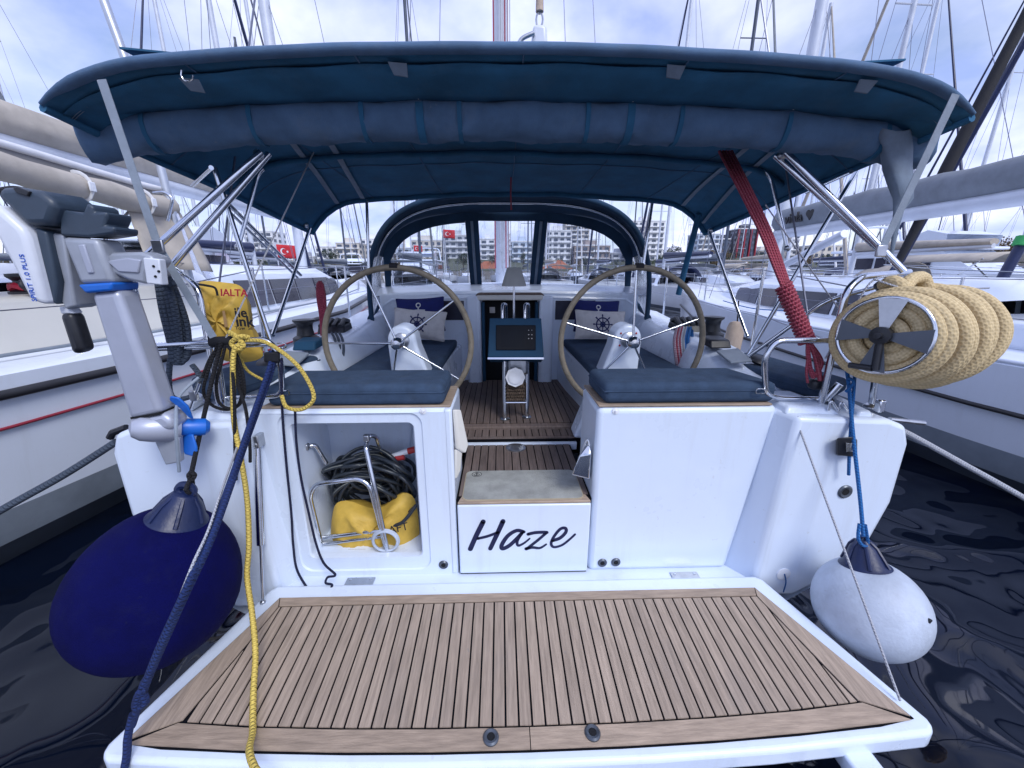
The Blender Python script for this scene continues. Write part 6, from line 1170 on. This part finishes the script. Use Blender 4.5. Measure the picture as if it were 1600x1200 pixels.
# ------------------------------------------------------------------ shore, trees and city
mb = MB(); mb.grid(lambda i, j: (-420 + 840 * i, (118, 118.2, 135, 170, 240, 330, 700)[int(round(j * 6))], (-1, 2.2, 2.4, 3.5, 7, 14, 22)[int(round(j * 6))] + (1.5 * math.sin(i * 31) if j > .5 else 0)), 60, 6); tag(mb.build('shore', 'land', None, 60), kind='structure')
MB().b2(-420, 420, 116.5, 117.9, -1, 2.0).build('quay', 'quay'); tag(bpy.data.objects['quay'], kind='structure')
UNIT = MB().b2(-.5, .5, -.5, .5, -.5, .5).mesh('unit', None, 0)
def unit(m): me = UNIT.copy(); me.materials.append(MAT[m]); return me
U = {k: unit(k) for k in ('win_glass', 'slab', 'wall_dark', 'wall_red', 'wall_white')}
def put(me, name, par, c, d):
    o = bpy.data.objects.new(name, me); col.objects.link(o); o.parent = par; o.location = Vector(c) - par.location; o.scale = d; return o
def building(x0, x1, yt, Y, wall, label, bay=3.6, fl=3.1, balc=True, dep=16, roof=None, yb=428, frame=None):
    a, b = AY(x0, yt, Y), AY(x1, yt, Y); w_ = b.x - a.x; z0 = 2.0; zt_ = (a.z + b.z) / 2; h_ = zt_ - z0; cx = (a.x + b.x) / 2
    e = empty('apartment_block' if h_ > 12 else 'house', (cx, Y, z0), label, 'building')
    MB().b2(a.x, b.x, Y, Y + dep, z0, zt_).build('wall', wall, e, 0); nf = max(1, int(h_ / fl)); nb_ = max(2, int(w_ / bay)); bw = w_ / nb_; fh = h_ / nf
    if roof:
        MB().hexa([(a.x - .6, Y - .6, zt_), (b.x + .6, Y - .6, zt_), (b.x + .6, Y + dep + .6, zt_), (a.x - .6, Y + dep + .6, zt_)], [(a.x + w_ * .3, Y + dep * .4, zt_ + 3), (b.x - w_ * .3, Y + dep * .4, zt_ + 3), (b.x - w_ * .3, Y + dep * .6, zt_ + 3), (a.x + w_ * .3, Y + dep * .6, zt_ + 3)]).build('roof', roof, e, 0)
    else:
        put(U['slab'], 'parapet', e, (cx, Y + dep / 2, zt_ + .3), (w_ + .5, dep + .5, .6)); MB().b2(cx - w_ * .2, cx + w_ * .15, Y + 3, Y + 8, zt_ + .55, zt_ + 3.2).build('lift_house', wall, e, 0)
    side = 1 if cx < 0 else -1; sx = b.x if side > 0 else a.x; ns = max(2, int(dep / 4.2))
    for f in range(nf):
        z = z0 + (f + .52) * fh
        for i in range(nb_):
            put(U['win_glass'], 'window', e, (a.x + (i + .5) * bw, Y, z), (bw * (.58 if balc else .46), .5, fh * .5))
        for i in range(ns): put(U['win_glass'], 'window', e, (sx, Y + (i + .5) * dep / ns, z), (.5, dep / ns * .45, fh * .5))
        if balc:
            bx = (a.x + w_ * .02, b.x - w_ * .02) if f % 1 == 0 else (a.x, b.x); put(U['slab'], 'balcony', e, (cx, Y - .45, z - fh * .46), (w_ * .985, 1.5, .32))
            put(U['slab'], 'balcony_front', e, (cx + (w_ * .22 if (f + int(x0)) % 2 else -w_ * .22), Y - 1.05, z - fh * .30), (w_ * .40, .2, fh * .26))
    if frame:
        for i in range(nb_ + 1): put(U[frame], 'pier', e, (a.x + i * bw, Y - .5, z0 + h_ / 2), (bw * .16, 1.6, h_))
    return e
BL = [(196, 232, 398, 250, 'wall_white', 'white block far left of the canopy tubes', {}), (313, 346, 380, 262, 'wall_cream', 'cream apartment block beside the clear curtain', {}), (350, 376, 396, 285, 'wall_grey', 'grey low block between the cream and the white block', {}), (380, 424, 362, 252, 'wall_white', 'white apartment block with wide balconies behind the canopy tubes', {}), (425, 456, 393, 275, 'wall_cream', 'cream block behind the crescent flag', {}), (458, 490, 402, 262, 'wall_grey', 'low grey block past the crescent flag', {}),
      (492, 520, 386, 265, 'wall_white', 'white block left of the sprayhood arch', {}), (524, 560, 380, 252, 'wall_cream', 'cream block touching the sprayhood arch', {}), (562, 602, 374, 268, 'wall_white', 'white block hidden by the sprayhood edge', {}), (610, 640, 388, 275, 'wall_blue', 'bluish block in the corner of the sprayhood window', {}), (642, 690, 376, 255, 'wall_cream', 'cream block with many balconies in the sprayhood window', {}), (692, 734, 368, 258, 'wall_grey', 'grey block beside the window mullion', {}),
      (750, 774, 374, 255, 'wall_white', 'white block left of the mast in the middle pane', {}), (776, 798, 366, 268, 'wall_white', 'tall white block behind the mast', {}), (800, 834, 378, 245, 'wall_blue', 'pale blue block right of the mast', {}), (854, 894, 361, 248, 'wall_white', 'white stepped block with curved balconies in the sprayhood window', {}), (884, 922, 346, 310, 'wall_cream', 'tall cream tower behind the white stepped block', {}), (898, 954, 384, 243, 'wall_brown', 'wide brown block in the sprayhood window', {}), (956, 982, 396, 265, 'wall_grey', 'grey block next to the white tower', {}),
      (988, 1040, 346, 255, 'wall_white', 'white tower with dark window bands beside the sprayhood', dict(dep=22)), (1092, 1126, 366, 275, 'wall_blue', 'pale blue glass tower beyond the wheel', {}), (1127, 1142, 374, 277, 'wall_dark', 'narrow dark tower joined to the blue one', dict(balc=False)), (1155, 1184, 358, 285, 'wall_dark', 'dark tower with red vertical frames', dict(frame='wall_red', balc=False)), (1186, 1206, 392, 300, 'wall_cream', 'cream block beside the red framed tower', {}), (1222, 1252, 366, 275, 'wall_white', 'white block behind the red tackle', {}),
      (1274, 1320, 384, 252, 'wall_cream', 'wide cream block with small windows below the sail cover', dict(balc=False)), (1328, 1376, 397, 262, 'wall_white', 'low white block near the strap of the bimini', {}), (1440, 1475, 402, 250, 'wall_cream', 'low cream block above the tan rope', dict(balc=False)), (1500, 1536, 404, 262, 'wall_grey', 'low grey block behind bare trees', {}),
      (1148, 1182, 421, 150, 'wall_white', 'small white house with red tiled roof at the shore', dict(roof='roof_tile', balc=False, dep=9)), (742, 790, 421, 152, 'wall_cream', 'small cream house with red roof behind the mast', dict(roof='roof_tile', balc=False, dep=9)), (850, 892, 420, 148, 'wall_cream', 'long cream house with red roof in the sprayhood window', dict(roof='roof_tile', balc=False, dep=9)), (640, 672, 421, 150, 'wall_brown', 'small brown house with red roof below the window flags', dict(roof='roof_tile', balc=False, dep=9))]
for x0, x1, yt, Y, wl, lb, kw in BL: building(x0, x1, yt, Y, wl, lb, **kw)
def tree_kind(h_, w_, leaf, seed, n_=1500):
    rd = random.Random(seed); r = empty('tree', (0, 0, 0))
    tr = MB().tube(spline([(0, 0, 0), (.1, .05, h_ * .25), (-.1, 0, h_ * .5), (0, .1, h_ * .8)], 4), lambda t: h_ * .03 * (1 - .8 * t), 7)
    for k in range(6): a = k * 1.05; z = h_ * (.28 + .07 * k); tr.tube([(0, 0, z), (w_ * .22 * math.cos(a), w_ * .22 * math.sin(a), z + h_ * .12), (w_ * .4 * math.cos(a), w_ * .4 * math.sin(a), z + h_ * .2)], lambda t: h_ * .012 * (1 - .7 * t), 5)
    tr.build('trunk', 'bark', r, 60)
    cl = [(rd.uniform(-.32, .32) * w_, rd.uniform(-.32, .32) * w_, h_ * rd.uniform(.38, .86), rd.uniform(.13, .24) * w_) for _ in range(13)]; mb = MB()
    for _ in range(n_):
        cx, cy, cz, rr_ = rd.choice(cl); v = Vector((rd.gauss(0, 1), rd.gauss(0, 1), rd.gauss(0, .8))).normalized() * rr_ * rd.uniform(.6, 1.05); p = Vector((cx, cy, cz)) + v; s_ = w_ * rd.uniform(.014, .034)
        a = Vector((rd.gauss(0, 1), rd.gauss(0, 1), rd.gauss(0, 1))).normalized() * s_; b_ = a.cross(Vector((rd.gauss(0, 1), rd.gauss(0, 1), rd.gauss(0, 1)))).normalized() * s_ * .7
        mb.add([p - a, p + b_, p + a, p - b_], [(0, 1, 2, 3)])
    link('crown', mb.mesh('crown', leaf, 0, fix=False), r); return r
TK = [(tree_kind(9, 8, 'leaf_dark', 1), 'dense dark green tree on the shore', 'dark shore trees'), (tree_kind(8, 8, 'leaf_green', 2), 'green round tree on the shore', 'green shore trees'), (tree_kind(8.5, 9, 'leaf_autumn', 3, 1200), 'brownish autumn tree on the shore', 'autumn shore trees'), (tree_kind(11, 5, 'leaf_dark', 4), 'tall narrow dark tree on the shore', 'narrow shore trees')]
tu = set(); rt = random.Random(5)
def plant(k, x, y, s, rz, px=800):
    r0, lb, gp = TK[k]; bl_ = min(BL, key=lambda q: abs((q[0] + q[1]) / 2 - px)); lb = lb.replace(' on the shore', '') + ' before the ' + bl_[5]; gp = gp + ' before the ' + bl_[5]; lb = ' '.join(lb.split()[:16]); o = r0 if k not in tu else copy_tree(r0); tu.add(k); o.location = (x, y, 2.1); o.scale = (s, s, s); o.rotation_euler = (0, 0, rz); tag(o, lb, 'tree', gp)
for px in range(20, 1640, 22):
    Y = rt.uniform(128, 165); p = AY(px + rt.uniform(-8, 8), 425, Y); k = rt.choices(range(4), (4, 3, 3, 1.2))[0]
    if 985 < px < 1000: continue
    plant(k, p.x, Y, rt.uniform(.4, .75) * (1.3 if px > 1440 else 1), rt.random() * 6, px)
for px, k, s in ((1045, 0, .95), (1556, 2, 1.3), (1580, 2, 1.45), (1600, 0, 1.4), (1450, 2, 1.1), (1118, 2, .9), (520, 0, .8), (356, 2, .8), (1250, 2, .8)): p = AY(px, 425, 140); plant(k, p.x, 140, s, px * .1, px)
